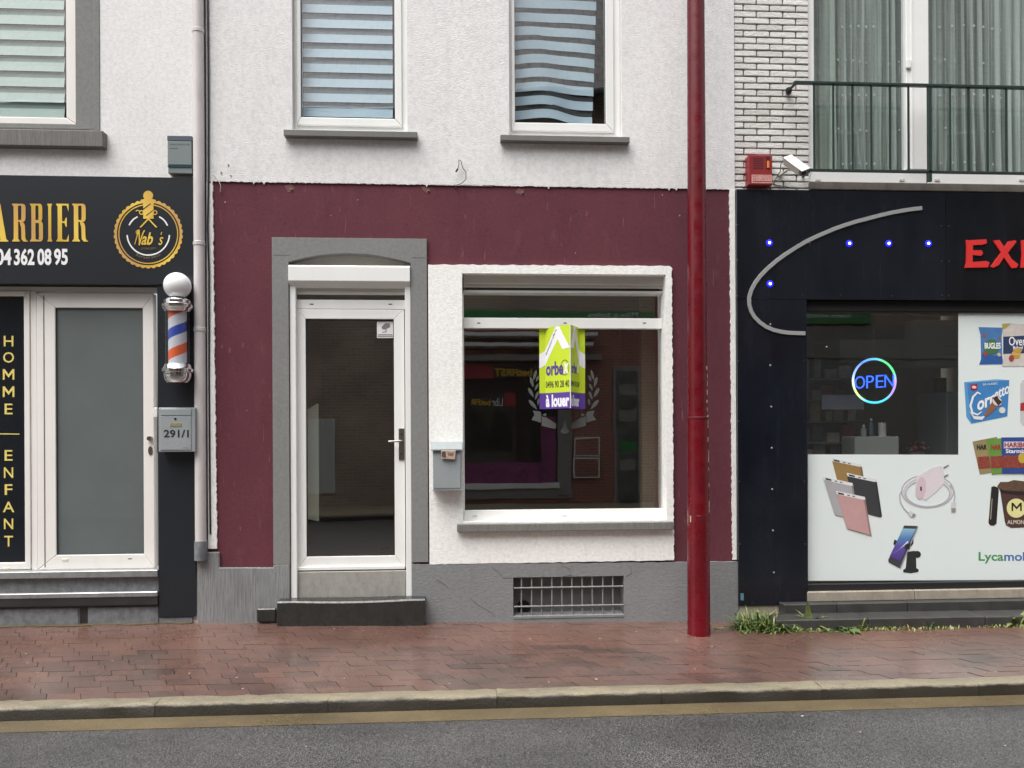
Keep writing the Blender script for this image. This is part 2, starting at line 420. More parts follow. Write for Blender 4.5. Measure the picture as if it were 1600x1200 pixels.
def paver_mat():
    t = NT('wet_clay_paver')
    oi = t.new('ObjectInfo')
    c = t.ramp(oi.outputs['Random'], [(0, S(94, 75, 67)), (.3, S(106, 80, 71)), (.65, S(99, 78, 71)), (1, S(84, 68, 62))])
    v = t.ramp(t.noise(1.0, 5, .62), [(.32, .6), (.68, 1.2)]); v2 = t.ramp(t.noise(60, 4), [(.3, .78), (.7, 1.18)])
    c = t.mix(1.0, t.mix(1.0, c, v, 'MULTIPLY'), v2, 'MULTIPLY')
    t.base(c)
    t.rough(t.ramp(t.noise(1.5, 4, .6), [(.32, .18), (.7, .42)]))
    t.b.inputs['Coat Weight'].default_value = .5; t.b.inputs['Coat Roughness'].default_value = .26; t.b.inputs['Coat IOR'].default_value = 1.4
    b1 = t.bump(t.noise(85, 4), .2, .003); t.normal(t.bump(t.noise(9, 2), .15, .006, b1)); return t.m
m_asphalt = asphalt(); m_paver = paver_mat()
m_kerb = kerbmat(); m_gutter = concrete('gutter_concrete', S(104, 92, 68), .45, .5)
m_bed = concrete('paver_joint_sand', S(62, 50, 44), .8)
m_ground = concrete('ground_earth', S(70, 68, 64), .8)

B().box(-90, 90, -90, 90, -.6, -.4).obj('ground', m_ground, kind='structure')
B().add([(-60, -1.86, -.116), (-60, -8.7, -.116), (60, -8.7, -.116), (60, -1.86, -.116), (-60, -1.86, -.4), (-60, -8.7, -.4), (60, -8.7, -.4), (60, -1.86, -.4)],
        [(0, 1, 2, 3), (4, 7, 6, 5), (0, 3, 7, 4), (1, 5, 6, 2), (0, 4, 5, 1), (3, 2, 6, 7)]).obj('road', m_asphalt, kind='structure')
gut = B(); gy0, gy1 = -1.873, -1.715
gut.add([(-30, gy0, -.112), (30, gy0, -.112), (30, gy1, -.106), (-30, gy1, -.106), (-30, gy0, -.35), (30, gy0, -.35), (30, gy1, -.35), (-30, gy1, -.35)],
        [(0, 1, 2, 3), (4, 7, 6, 5), (0, 4, 5, 1), (2, 6, 7, 3), (0, 3, 7, 4), (1, 5, 6, 2)]).obj('gutter', m_gutter, kind='structure')
# kerb: core with separate kerbstones
kerb = box('kerb', m_bed, None, -30, 30, -1.70, -1.60, -.39, -.12, 0, kind='structure')
kr = random.Random(3)
kx = -6.2
kmesh = None
while kx < 6.4:
    L = 1.0
    b = B(); prof = [(YK, -.13), (YK, -.034), (YK - .008, -.028), (-1.66, -.029), (-1.698, -.031), (-1.709, -.038), (-1.713, -.052), (-1.714, -.13)]
    N = 14; vs = []; fs = []
    for i in range(N + 1):
        x = kx + .0012 + (L - .0024) * i / N
        for j, (y, z) in enumerate(prof):
            k = .0035 if 2 <= j <= 6 else 0
            vs.append((x, y + kr.uniform(-k, k), z + kr.uniform(-k, k) - (.012 * kr.random() if j == 4 and kr.random() < .12 else 0)))
    n = len(prof)
    for i in range(N):
        for j in range(n): fs.append((i * n + j, i * n + (j + 1) % n, (i + 1) * n + (j + 1) % n, (i + 1) * n + j))
    fs.append(tuple(range(n))); fs.append(tuple(range(N * n, N * n + n))[::-1])
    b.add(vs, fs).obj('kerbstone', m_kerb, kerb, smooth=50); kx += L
# pavement: bed + clay pavers in running bond
bed = B(); NX = 44
xs = [-9 + 18 * i / NX for i in range(NX + 1)]; ys = [YK + .002, -1.2, -.8, -.4, .02]
vs = [(x, y, pz(x, y) - .011) for y in ys for x in xs]; fs = []
for j in range(len(ys) - 1):
    for i in range(NX): fs.append((j * (NX + 1) + i, j * (NX + 1) + i + 1, (j + 1) * (NX + 1) + i + 1, (j + 1) * (NX + 1) + i))
pavement = bed.add(vs, fs).obj('pavement', m_bed, kind='structure')
SK = .48    # the pavers' end joints run skew to the kerb
proto = B().add([(sx_ * .0982 - SK * y_, y_, z_) for z_ in (-.05, 0) for sx_, y_ in ((-1, -.0492), (1, -.0492), (1, .0492), (-1, .0492))], [(0, 3, 2, 1), (4, 5, 6, 7), (0, 1, 5, 4), (1, 2, 6, 5), (2, 3, 7, 6), (3, 0, 4, 7)]).obj('paving_brick', m_paver, pavement, bevel=0)
pm = proto.data; bpy.data.objects.remove(proto)
cand = []
pr = random.Random(5)
for r in range(16):
    y = YK - .004 + .05 + .0995 * r
    for i in range(-44, 45):
        x = i * .2 + (.1 if r % 2 else 0) + (r * .013 % .05)
        d = y - CAM.y; half = 800 / F_PX * d * 1.02
        inview = abs(x - CAM.x - d * tan(YAW)) < half
        cand.append((not inview, r, x, y))
cand.sort(key=lambda c: (c[0], c[1]))
rest = B()
for k, (o_, r, x, y) in enumerate(cand):
    z = pz(x, y) + pr.uniform(-.0016, .0016)
    sx = (pz(x + .1, y) - pz(x - .1, y)) / .2; sy = (pz(x, y + .05) - pz(x, y - .05)) / .1
    if k < 300:
        o = bpy.data.objects.new('paving_brick', pm); col.objects.link(o); o.parent = pavement
        p = Vector((x, y, z - .05)); o.location = p - WL[pavement] + Vector((0, 0, .05 if False else 0))
        o.rotation_euler = (math.atan(sy) + pr.uniform(-.006, .006), -math.atan(sx) + pr.uniform(-.006, .006), pr.uniform(-.008, .008)); WL[o] = p
    else:
        rest.obox((x, y, z - .02), (.0982, 0, .0982 * sx), (-.0492 * SK, .0492, .0492 * sy - .0492 * SK * sx), (0, 0, .02))
rest.obj('paving_brick', m_paver, pavement, kind='stuff')
# far pavement across the street
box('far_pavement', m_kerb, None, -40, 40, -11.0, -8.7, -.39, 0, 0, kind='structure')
# mortar strip along the barber's base
B().prism(rough_line((X(-60), .0), (X(300), .0), 20, .0) + list(reversed(rough_line((X(-60), -.07), (X(300), -.05), 26, .018, 4))), .030, .047,
          frame=(Vector((0, 0, 0)), Vector((1, 0, 0)), Vector((0, 1, 0)), Vector((0, 0, -1)))).obj('mortar_strip', m_gutter, pavement)

# ================================================================== MIDDLE HOUSE
house = thing('burgundy_house', (X(740), .1, -.05), 'white stuccoed house with burgundy ground floor, empty shop to let', 'house')
zbt = 3.577                       # burgundy / white line
xl, xr = X(325), 1.875
DX0, DX1 = X(453, 650), X(643, 650)            # door opening
WX0, WX1, WZ0, WZ1 = RC(723, 428, 1041, 814, -.03)      # shop window opening
U1 = RC(456, -130, 636, 204, -.012); U1 = (U1[0], U1[1], U1[2], 5.75)
U2 = RC(795, -130, 971, 213, -.012); U2 = (U2[0], U2[1], U2[2], 5.75)
def rect(r, e=0): return [(r[0] - e, r[2] - e), (r[1] + e, r[2] - e), (r[1] + e, r[3] + e), (r[0] - e, r[3] + e)]
VENT = RC(802, 901, 975, 962, -.03)
# upper white render with ragged lower edge
jag = rough_line((xl, zbt + .004), (xr, zbt - .002), 420, .0035, 9)
for k in (36, 44, 171, 268, 366, 372): jag[k] = (jag[k][0], jag[k][1] - .02)
B().prism(jag + [(xr, 6.4), (xl, 6.4)], -.012, .3, [rect(U1), rect(U2)]).obj('upper_render', stucco_white, house)
zc = Z(470, 396)
door_hole = [(DX0 - .02, -.12), (DX1 + .02, -.12), (DX1 + .02, zc + .01), (DX0 - .02, zc + .01)]
B().prism([(xl, -.12), (xr, -.12), (xr, zbt - .03), (xl, zbt - .03)], 0, .3,
          [[(p[0], max(p[1], -.1)) for p in door_hole], rect((WX0, WX1, WZ0, WZ1), .02), rect(VENT, .02)]).obj('burgundy_wall', stucco_burg, house)
# thin band so that the ragged edge has wall behind it
box('burgundy_wall', stucco_burg, house, xl, xr, -.0005, .0, zbt - .06, zbt - .028, 0) if False else None
B().prism([(xl, zbt - .03), (xr, zbt - .03)] + [(p[0], p[1]) for p in reversed(jag)], 0, .3).obj('burgundy_wall', stucco_burg, house)
# white edge strips left and right
zb = Z(335, 857)
ledge = rough_line((X(340, 857), zb), (X(333, 286), zbt), 170, .0045, 21)
B().prism([(xl, zb)] + ledge + [(xl, zbt)], -.016, 0).obj('edge_strip', stucco_band, house)
redge = rough_line((X(1144, 876), Z(1144, 876) + .01), (X(1139, 298), zbt), 170, .0045, 22)
B().prism([(xr, Z(1150, 876) + .01)] + [(xr, zbt)] + list(reversed(redge)), -.016, 0).obj('edge_strip', stucco_band, house)
# door surround with segmental arch
so = RC(426, 372, 668, 880, -.025); sp_z = Z(548, 410, -.025); cr_z = Z(548, 396, -.025)
arch = [(DX0, so[2])] + [(DX0, sp_z)]
for i in range(1, 20):
    t = i / 20; arch.append((DX0 + (DX1 - DX0) * t, sp_z + (cr_z - sp_z) * (1 - (2 * t - 1) ** 2)))
arch += [(DX1, sp_z), (DX1, so[2])]
B().prism([(so[0], so[2]), (DX0, so[2]), *arch[1:-1], (DX1, so[2]), (so[1], so[2]), (so[1], so[3]), (so[0], so[3])], -.028, 0).obj('door_surround', grey_surround, house, bevel=.004)
B().prism([(DX0 - .018, 0)] + [(DX0 - .018, zc + .008), (DX1 + .018, zc + .008), (DX1 + .018, 0)] + [(DX1, 0)] + list(reversed(arch[1:-1])) + [(DX0, 0)], .001, .2).obj('door_reveal', grey_surround, house)
# plinth
pl = [(X(309), -.12), (DX0 - .001, -.12), (DX0 - .001, so[2] - .0015), (so[0] - .002, so[2] - .0015), (so[0] - .002, Z(433, 886)), (X(343), Z(343, 886)), (X(343), Z(343, 862)), (X(309), Z(309, 862))]
B().prism(pl, -.03, 0).obj('plinth', tooled_plinth, house, bevel=.006)
zp0, zp1 = Z(645, 882, -.03), Z(1152, 878, -.03)
pt = rough_line((X(1153, 880), zp1), (X(644, 880), zp0), 60, .003, 31)
B().prism([(X(644, 880), -.12), (X(1153, 880), -.12)] + pt, -.03, 0, [rect(VENT)]).obj('plinth', grey_plinth, house, bevel=.004)
# cracks in the plinth: thin raised ridges and dark fissures
m_crack = M('crack_grey', S(96, 96, 96), .9, var=.2, vs=30)  # darker grey for cracks and stone joints
for pts in ([(877, 884), (889, 889), (893, 898), (876, 902)], [(768, 885), (778, 893), (788, 903), (800, 904)], [(680, 905), (695, 913), (702, 922)],
            [(735, 936), (748, 946), (768, 957), (774, 963)], [(985, 884), (987, 895), (977, 902)]):
    B().ribbon([P2(a + random.uniform(-1, 1), b + random.uniform(-1, 1), -.031) for a, b in pts], [.002, .004, .0035, .002][:len(pts)] if len(pts) > 3 else [.003, .004, .002], -.0318, -.0296).obj('crack', m_crack, house)
# cellar vent
vx0, vx1, vz0, vz1 = VENT
vent = B().prism(rect((vx0, vx1, vz0, vz1), .018), .001, .14, [rect((vx0, vx1, vz0, vz1))]).obj('cellar_vent', grey_plinth, house)
box('vent_board', M('grey_board', S(120, 121, 121), .7, var=.2, vs=8, dirt=.4), vent, vx0 - .02, vx1 + .02, .141, .16, vz0 - .02, vz1 + .02, 0)
B().tube([W(818, 948, .14) + Vector((0, -.02, 0)), W(818, 948, .14) + Vector((0, .0009, 0))], .055, 20).obj('vent_pipe', void, vent, smooth=40)
m_bar = M('grey_painted_bar', S(132, 132, 130), .5, var=.2, vs=30, dirt=.3)
for i in range(10):
    x = X(814.5 + i * 15.9, 930, -.01); B().tube([(x, -.01, vz0), (x + random.uniform(-.003, .003), -.012, vz1)], .0065, 8).obj('vertical_bar', m_bar, vent, smooth=60)
for py in (919, 948): 
    B().tube([W(803, py, -.022), W(974, py - 3, -.022)], .0075, 8).obj('cross_bar', m_bar, vent, smooth=60)
B().box(vx0, vx1, -.035, .1, vz0 - .02, vz0 + .006).obj('vent_ledge', grey_plinth, vent, bevel=.004)

B().prism([(DX0 - .018, so[2] + 1)] + [(DX1 + .018, so[2] + 1), (DX1 + .018, zc + .008), (DX0 - .018, zc + .008)], .201, .23).obj('arch_board', M('arch_board_grey', S(176, 174, 166), .7, var=.1), house) if False else None
box('arch_board', M('arch_board_grey', S(184, 182, 172), .7, var=.1), house, DX0 + .001, DX1 - .001, .06, .08, Z(548, 420, .06), cr_z + .0, 0)
for a, y in ((426.5, 398), (643.5, 402)): decal('stone_joint', [(a, y), (a + 26, y + .5), (a + 26, y + 1.3), (a, y + .9)], -.0282, m_crack, house, .0006)
# door
door_top = Z(548, 449, .03)
for a, b in ((453.6, 463.2), (633.6, 642.6)):
    x0, x1, z0, z1 = RC(a, 446, b, 936, -.012); box('shutter_rail', pvc, house, max(x0, DX0 + .001), min(x1, DX1 - .001), -.012, .05, z0, z1, .004)
zt, zm, zl = Z(548, 414, -.05), Z(548, 439, -.05), Z(548, 450, .0)
prof = [(-.05, zm), (-.05, zt - .012), (-.035, zt), (.12, zt), (.12, zl), (.0, zl)]
bx0, bx1 = DX0 + .003, DX1 - .003
sb = B().prism(prof, 0, bx1 - bx0, frame=(Vector((bx0, 0, 0)), Vector((0, 1, 0)), Vector((0, 0, 1)), Vector((-1, 0, 0)))).obj('roller_shutter_box', pvc, house, bevel=.003)
Yd = .035
dfr = pixbox('door_header', pvc, house, 463.5, 468.5, 633, 483, Yd, Yd + .07, .003)
for a in (487, 610): pixbox('drain_slot', dark_seal, dfr, a - 3, 474.5, a + 3, 476, Yd - .0015, Yd + .002, 0)
for a, b, mm in ((450.5, 454, pvc_dull), (454.3, 460.5, pvc_dull)):
    pixbox('shutter_slat', mm, house, 463.5, a, 633, b, .02 if a < 453 else .028, .05, .002)
tg = pixbox('transom_pane', glass, house, 463.5, 460.5, 633, 468.5, .06, .066, 0)
# door leaf
lx0, lx1, lz0, lz1 = RC(464, 483.5, 632.5, 889.5, Yd)
px0, px1, pz0, pz1 = RC(479, 499, 616.5, 868.5, Yd + .02)
leaf = B().mitre(lx0, lx1, lz0, lz1, px0 - lx0, lx1 - px1, pz0 - lz0, lz1 - pz1, Yd, Yd + .065).obj('door', pvc, house, bevel=.004, seg=2, label='white framed glass door with steel lever handle')
box('door_pane', glass, leaf, px0 - .004, px1 + .004, Yd + .025, Yd + .031, pz0 - .004, pz1 + .004, 0)
B().mitre(px0, px1, pz0, pz1, .006, .006, .006, .006, Yd + .012, Yd + .024).obj('glazing_seal', dark_seal, leaf)
pixbox('weather_bar', pvc, leaf, 464, 885, 632.5, 890.5, Yd - .018, Yd - .0005, .003)
hp = pixbox('handle_plate', steel, leaf, 623, 669, 632, 719, Yd - .009, Yd - .0005, .002)
B().tube([W(627.5, 689, Yd - .01), W(627.5, 689, Yd - .05), W(622, 689.5, Yd - .056), W(607, 690, Yd - .056)], .0085, 10).obj('lever', steel, hp, smooth=50)
for py in (678.5, 709.5):
    c = W(627.3, py, Yd - .009); B().tube([c, c + Vector((0, -.006, 0))], .011, 14).obj('lock_cylinder', M('dark_brass', S(120, 110, 90), .35, metal=.8, var=.1), hp, smooth=40)
# camera notice sticker on the pane
st = pixbox('camera_notice_sticker', M('sticker_white', S(222, 222, 220), .5, var=.04), None, 589, 502.5, 615, 528, Yd + .0215, Yd + .0248, 0,
            label='small white camera surveillance sticker on the glass door', cat='sticker')
Ys = Yd + .0212
decal('camera_print', [(596, 511), (602, 505), (609, 505), (609.5, 511), (601, 515), (597, 514)], Ys, M('sticker_grey', S(120, 116, 116), .6, var=0), st)
decal('cable_print', [(605, 515), (603.5, 519), (598, 520), (597, 518.5), (602, 517.5), (603, 514.5)], Ys, M('sticker_pink', S(188, 140, 140), .6, var=0), st)
for y in (522.5, 525): decal('text_line', [(590.5, y), (613.5, y), (613.5, y + 1), (590.5, y + 1)], Ys, M('sticker_text', S(90, 90, 95), .6, var=0), st)
# threshold + step
pixbox('threshold', thresh_stone, house, 465, 892.5, 634, 936, .012, .3, .004)
sx0, sx1 = X(433, 950, -.13), X(664, 950, -.13); szt = Z(548, 938, -.13)
sb_ = B(); N = 18; vs = []; fs = []
for i in range(N + 1):
    t = i / N; x = sx0 + (sx1 - sx0) * t; dip = -.010 * max(0, 1 - ((t - .5) / .38) ** 2) if abs(t - .5) < .38 else 0
    for (y, z) in ((-.003, -.1), (-.13, -.1), (-.132, szt + dip - .012), (-.12, szt + dip), (-.003, szt + dip * .5 + .004)): vs.append((x, y, z))
for i in range(N):
    for j in range(5): fs.append((i * 5 + j, i * 5 + (j + 1) % 5, (i + 1) * 5 + (j + 1) % 5, (i + 1) * 5 + j))
fs += [tuple(range(5)), tuple(range(N * 5, N * 5 + 5))[::-1]]
sb_.add(vs, fs).obj('doorstep', step_stone, house, smooth=40)
pixbox('boot_scraper_block', step_stone, house, 401, 951, 431, 972, -.06, -.03, .008)

# shop window with white stucco border
bo = RC(670, 414, 1052, 879, -.03)
rc = .035; outer = [(bo[0], bo[2])]
outer += rough_line((bo[0] + .004, bo[2]), (bo[1] - .004, bo[2] + .004), 40, .003, 41)
outer += rough_line((bo[1], bo[2] + .01), (bo[1] - .006, bo[3] - rc), 130, .0045, 42)
outer += [(bo[1] - rc + rc * cos(a), bo[3] - rc + rc * sin(a)) for a in (0.2, .6, 1.0, 1.4)]
outer += rough_line((bo[1] - rc, bo[3]), (bo[0], bo[3] - .004), 60, .004, 43)
B().prism(outer, -.03, 0, [rect((WX0, WX1, WZ0, WZ1))]).obj('window_border', stucco_band, house, bevel=.006)
B().prism(rect((WX0, WX1, WZ0, WZ1), .018), .001, .16, [rect((WX0, WX1, WZ0, WZ1))]).obj('window_reveal', stucco_band, house)
Yw = .075
wn_ = B(); gx0, gx1 = X(724.5, 650, Yw), X(1035, 650, Yw)
zt1, zt0 = Z(880, 460.5, Yw), Z(880, 497, Yw); zb1, zb0 = Z(880, 513.5, Yw), Z(880, 796.5, Yw)
shopwin = B().mitre(WX0 + .001, WX1 - .001, WZ0 + .001, Z(880, 458, Yw), gx0 - WX0 + .004, WX1 - gx1, zb0 - WZ0, .012, Yw, Yw + .07).obj('shop_window', pvc, house, bevel=.003)
box('transom_bar', pvc, shopwin, gx0, gx1, Yw - .004, Yw + .06, zb1, zt0, .004)
box('main_pane', glass, shopwin, gx0 - .003, gx1 + .003, Yw + .03, Yw + .036, zb0 - .003, zb1 - .0005, 0)
box('transom_pane', glass, shopwin, gx0 - .003, gx1 + .003, Yw + .03, Yw + .036, zt0 + .0005, zt1 + .003, 0)
for a in (748, 883, 1007): pixbox('drain_slot', dark_seal, shopwin, a - 2.5, 504, a + 2.5, 505.3, Yw - .006, Yw - .003, 0)
for a in (742, 882, 1021): pixbox('drain_cap', pvc_dull, shopwin, a - 3.6, 804.5, a + 3.6, 807.5, Yw - .006, Yw + .001, .001)
# roller shutter cassette above the window
pixbox('shutter_cassette', pvc_dull, shopwin, 724, 428.6, 1039, 445, Yw - .03, Yw + .08, .004)
pixbox('shutter_lath', pvc_dull, shopwin, 724, 445.3, 1039, 450.3, Yw - .012, Yw + .06, .003)
pixbox('shutter_slot', dark_seal, shopwin, 728, 450.4, 1031, 453.6, Yw - .0135, Yw + .06, 0)
pixbox('shutter_lath', pvc_dull, shopwin, 724, 453.8, 1039, 458.2, Yw - .010, Yw + .06, .002)
pixbox('window_sill', stone_sill, shopwin, 714, 817.5, 1053, 829.5, -.085, Yw + .02, .004)
# interior of the empty shop
ix0, ix1, iy1, iz1 = xl + .05, xr - .05, 4.6, 2.75
zfl = Z(548, 892, .05) - .02
box('interior_floor', dark_floor, house, ix0, ix1, .3, iy1, zfl - .05, zfl, 0)
box('interior_ceiling', dark_room, house, ix0, ix1, .3, iy1, iz1 + .3, iz1 + .35, 0)
box('interior_wall', dark_room, house, ix0, ix1, iy1, iy1 + .1, zfl, iz1 + .3, 0)
box('interior_wall', dark_room, house, ix0 - .1, ix0, .3, iy1, zfl, iz1 + .3, 0)
box('interior_wall', dark_room, house, ix1, ix1 + .04, .3, iy1, zfl, iz1 + .3, 0)
x0 = X(1003, 600, .6); box('interior_partition', M('beige_partition', S(150, 140, 122), .8, var=.1), house, x0, ix1 - .001, .6, .7, zfl, iz1 + .29, 0)
# pale panel leaning inside the door
pa = W(478, 640, .9); pb = W(497, 635, .9)
B().prism([(X(466, 700, .34), Z(470, 808, .34)), (X(497.5, 700, .34), Z(497, 815, .34)), (X(497.5, 700, .34), Z(497, 630, .34)), (X(466, 700, .34), Z(470, 648, .34))], .34, .36).obj('pale_door_panel', M('pale_green_panel', S(222, 230, 212), .6, var=.06), house, bevel=.003)

# upper windows
def upper_window(op, pane, sill, name='upper_window'):
    x0, x1, z0, z1 = op; yf = .03
    a0, a1, b0, b1 = RC(*pane, yf + .01); b1 = z1 - .11
    l, r, b = a0 - x0, x1 - a1, b0 - z0
    k = .45
    fr = B().mitre(x0 + .001, x1 - .001, z0 + .001, z1 - .001, l * k, r * k, b * k, .05, yf + .02, yf + .09).obj(name, pvc, house, bevel=.003)
    B().mitre(x0 + l * k + .001, x1 - r * k - .001, z0 + b * k + .001, z1 - .052, l * (1 - k), r * (1 - k), b * (1 - k), .055, yf, yf + .08).obj('sash', pvc, fr, bevel=.006, seg=2)
    box('pane', glass_up, fr, a0 - .004, a1 + .004, yf + .03, yf + .036, b0 - .004, b1 + .004, 0)
    B().mitre(a0, a1, b0, b1, .004, .004, .004, .004, yf + .012, yf + .029).obj('glazing_seal', dark_seal, fr)
    s = RC(*sill, -.075); box('sill', upper_sill, fr, s[0], s[1], -.075, .05, s[2], s[3], .003)
    for t in (.16, .84):
        xx = x0 + (x1 - x0) * t; box('drain_cap', pvc_dull, fr, xx - .018, xx + .018, yf + .014, yf + .021, z0 + .012, z0 + .022, .001)
    return a0, a1, b0, b1, yf + .036
g1 = upper_window(U1, (470, 0, 617, 185), (443, 204, 652, 213.5))
g2 = upper_window(U2, (804, 0, 946, 193), (782, 212, 984, 221))
box('upper_room', black_room, house, xl + .02, xr - .02, .9, 1.0, 3.7, 6.2, 0)
box('upper_floor', black_room, house, xl + .02, xr - .02, .301, .9, 3.62, 3.7, 0)
box('roof_slab', black_room, house, xl, xr, -.03, 1.2, 6.4, 6.6, 0)

def blind(name, label, pl, pr_, py_bottom, pitch, hb, slope, ytop_z, Y, mb, ms, wave=0, narrow=0, wmul=1):
    """zebra roller blind: opaque bands alternating with sheer bands, each band its own strip"""
    zb = Z((pl + pr_) / 2, py_bottom, Y); xa, xb = X(pl, py_bottom, Y), X(pr_, py_bottom, Y)
    t = thing(name, ((xa + xb) / 2, Y, zb), label, 'window blind', 'striped window blinds')
    sc = 190.; p = pitch / sc; h = hb / sc; n = int((ytop_z - zb) / p) + 1
    for i in range(n):
        for kind in (0, 1):
            z0 = zb + i * p + (0 if kind == 0 else h); hh = h if kind == 0 else p - h
            vs = []; fs = []; NXs = 16
            damp = max(0, 1 - i / 9.0) * wave
            xr_ = xb - narrow * max(0, 1 - i / 14.0)
            for e in (0, 1):
                for j in range(NXs + 1):
                    u = j / NXs; bow = damp * (.030 * sin(pi * u * 1.25 + .2) - .010 * u + .006 * sin(7 * u + i))
                    yy = Y + (.004 if kind else 0) + (-.012 if e == 0 and kind == 0 else 0) * (0 if wave else 1) + damp * .02 * sin(3 * u * pi + i * .6)
                    vs.append((xa + (xr_ - xa) * u, yy, min(z0 + e * hh, ytop_z) + bow + slope * (u - .5)))
            for j in range(NXs): fs.append((j, j + 1, NXs + 1 + j + 1, NXs + 1 + j))
            B().add(vs, fs).obj('opaque_band' if kind == 0 else 'sheer_band', mb if kind == 0 else ms, t, smooth=60)
    return t
bl_b = M('blind_band_blue_white', S(188, 208, 220), .55, var=.05, vs=3)
bl_s = M('blind_sheer_grey', S(130, 146, 154), .7, var=.08, vs=6)
bl_d = M('blind_sheer_dark', S(48, 52, 54), .7, var=.1, vs=6)
blind('striped_blind', 'closed blue-grey striped blind behind the upper window above the glass door', 474, 614, 184, 23.3, 14.2, -.02 * .0, g1[3] - .01, .13, bl_b, bl_s)
blind('striped_blind', 'sagging striped blind with dark gaps, behind the upper window left of the red post', 803, 938, 190, 22.6, 14.0, 0, g2[3] - .01, .14, bl_b, bl_d, wave=1, narrow=.07)

# small fixings on the burgundy wall
m_plug = M('old_bolt_patch', S(132, 112, 98), .8, var=.3, vs=60)
for k, (a, b) in enumerate(((452, 294), (666, 296), (813, 299))):
    ol = [(a + r_ * cos(t), b + .7 * r_ * sin(t)) for t, r_ in ((i * pi / 5, random.uniform(5, 10)) for i in range(10))]
    decal('paint_patch', ol, -.0005, M('scraped_paint', S(120, 84, 80), .9, var=.35, vs=70), house)
    c = W(a + 3, b + 2, 0); B().tube([c + Vector((0, .001, 0)), c + Vector((0, -.012, 0))], .008, 10).obj('bolt_stub', m_plug, house, smooth=40)
for a, b in ((361, 275), (357, 258), (346, 270), (329, 285)):
    c = W(a, b, -.012); B().tube([c + Vector((0, .001, 0)), c + Vector((0, -.006, 0))], .006, 8).obj('screw_plug', m_plug, house)
for a, b in ((446, 348), (636, 351), (694, 349), (373, 296), (405, 375), (1137, 432), (1127, 560), (1063, 640), (900, 330), (760, 360)):
    c = W(a, b, 0); B().tube([c + Vector((0, .001, 0)), c + Vector((0, -.001, 0))], .005, 8).obj('screw_hole', void, house)

# ================================================================== THINGS ON THE MIDDLE HOUSE
m_cable = M('grey_cable', S(70, 66, 62), .6, var=.1)
cpts = [(711, 295), (714, 289), (722, 286), (728, 280), (728, 269), (723, 262), (720, 251), (717, 250), (717, 258), (715, 265)]
dep = [.0, -.03, -.045, -.05, -.05, -.045, -.04, -.04, -.045, -.05]
cb = thing('loose_cable', W(711, 295, 0), 'thin loose cable sprouting from the wall above the burgundy paint', 'cable')
B().tube([W(a, b, d) for (a, b), d in zip(cpts, dep)], .0035, 6).obj('cable_wire', m_cable, cb, smooth=60)
c = W(714, 266, -.05); B().tube([c + Vector((.006, 0, .01)), c - Vector((.008, 0, .012))], .008, 8).obj('cable_connector', black_paint, cb, smooth=40)
B().tube([W(333, 270, -.016), W(340, 279, -.03), W(345, 290, -.03), W(344, 300, -.01)], .003, 6).obj('wall_wire', M('white_wire', S(215, 212, 208), .5, var=.05), None, smooth=60,
    label='thin white wire end curling over the burgundy corner beside the downpipe', cat='wire')

# mailbox beside the door
mb = thing('mailbox', W(698, 766, -.06), 'plain grey mailbox with a folded newspaper in its slot, beside the shop window', 'mailbox', 'wall mailboxes')
x0, x1, z0, z1 = RC(676.5, 703, 720.5, 765, -.15)
box('body', steel_box, mb, x0, x1, -.15, -.03, z0, z1, .004)
box('front_door', steel_box, mb, x0 + .006, x1 - .006, -.1535, -.1505, z0 + .012, z1 - .035, .002)
f0, f1 = X(673.5, 700, -.16), X(722.5, 700, -.16); ft, fb = Z(698, 690, -.03), Z(698, 703, -.165)
B().prism([(-.03, ft), (-.10, ft - .004), (-.172, fb + .006), (-.172, fb - .004), (-.155, fb - .004), (-.03, fb + .004)], 0, f1 - f0,
          frame=(Vector((f0, 0, 0)), Vector((0, 1, 0)), Vector((0, 0, 1)), Vector((-1, 0, 0)))).obj('lid_flap', steel_box, mb, bevel=.002)
B().box(x0 - .006, x1 + .006, -.152, -.03, z0 - .006, z0 - .0005).obj('bottom_lip', steel_box, mb, bevel=.001)
m_news = M('newsprint', S(190, 168, 152), .85, var=.45, vs=38, stretch=(1, 1, 2.2))
nw = B().prism([P2(689, 703.5, -.166), P2(712.5, 703.5, -.166), P2(711, 718, -.166), P2(690.5, 717, -.166)], -.176, -.158).obj('folded_newspaper', m_news, None, bevel=.003,
      label='folded newspaper sticking out of the plain grey mailbox', cat='newspaper')
decal('print_block', [(690, 706), (696, 705), (697, 715), (691, 714)], -.1765, M('news_dark', S(88, 74, 66), .9, var=.5, vs=90), nw)
decal('print_block', [(699, 707), (709, 707), (708, 712), (700, 712)], -.1765, M('news_mid', S(140, 112, 100), .9, var=.5, vs=90), nw)

# V-shaped letting board on the shop window
Yg = Yw + .029
lime = M('lime_board', S(196, 218, 46), .45, var=.05, vs=5); purple = M('purple_board', S(92, 62, 150), .45, var=.05)
wht = M('board_white', S(235, 235, 240), .45, var=.03); ink = M('board_ink', S(50, 48, 46), .5, var=0); plum = M('board_plum_ink', S(86, 60, 140), .5, var=0)
def zv(zy): return Z(893, 500 + zy / 6.315, Yg)
sgn = thing('letting_board', (X(880, 640, Yg), Yg, zv(880)), 'lime and purple V-shaped letting board stuck on the shop window, reading à louer', 'sign')
fl = .052
xA0 = X(842.5, 580, Yg); xA = xA0 + fl; xB = xA + .284; PJ = .2
foldp = Vector((xA + .183, Yg - PJ, 0))
ztop, zbot, zpur = zv(78), zv(878), zv(722)
def panel_frame(p, q):
    u = (Vector(q) - Vector(p)); L = u.length; u.normalize(); n = u.cross(Vector((0, 0, 1))).normalized(); return (Vector(p), u, Vector((0, 0, 1)), n), L
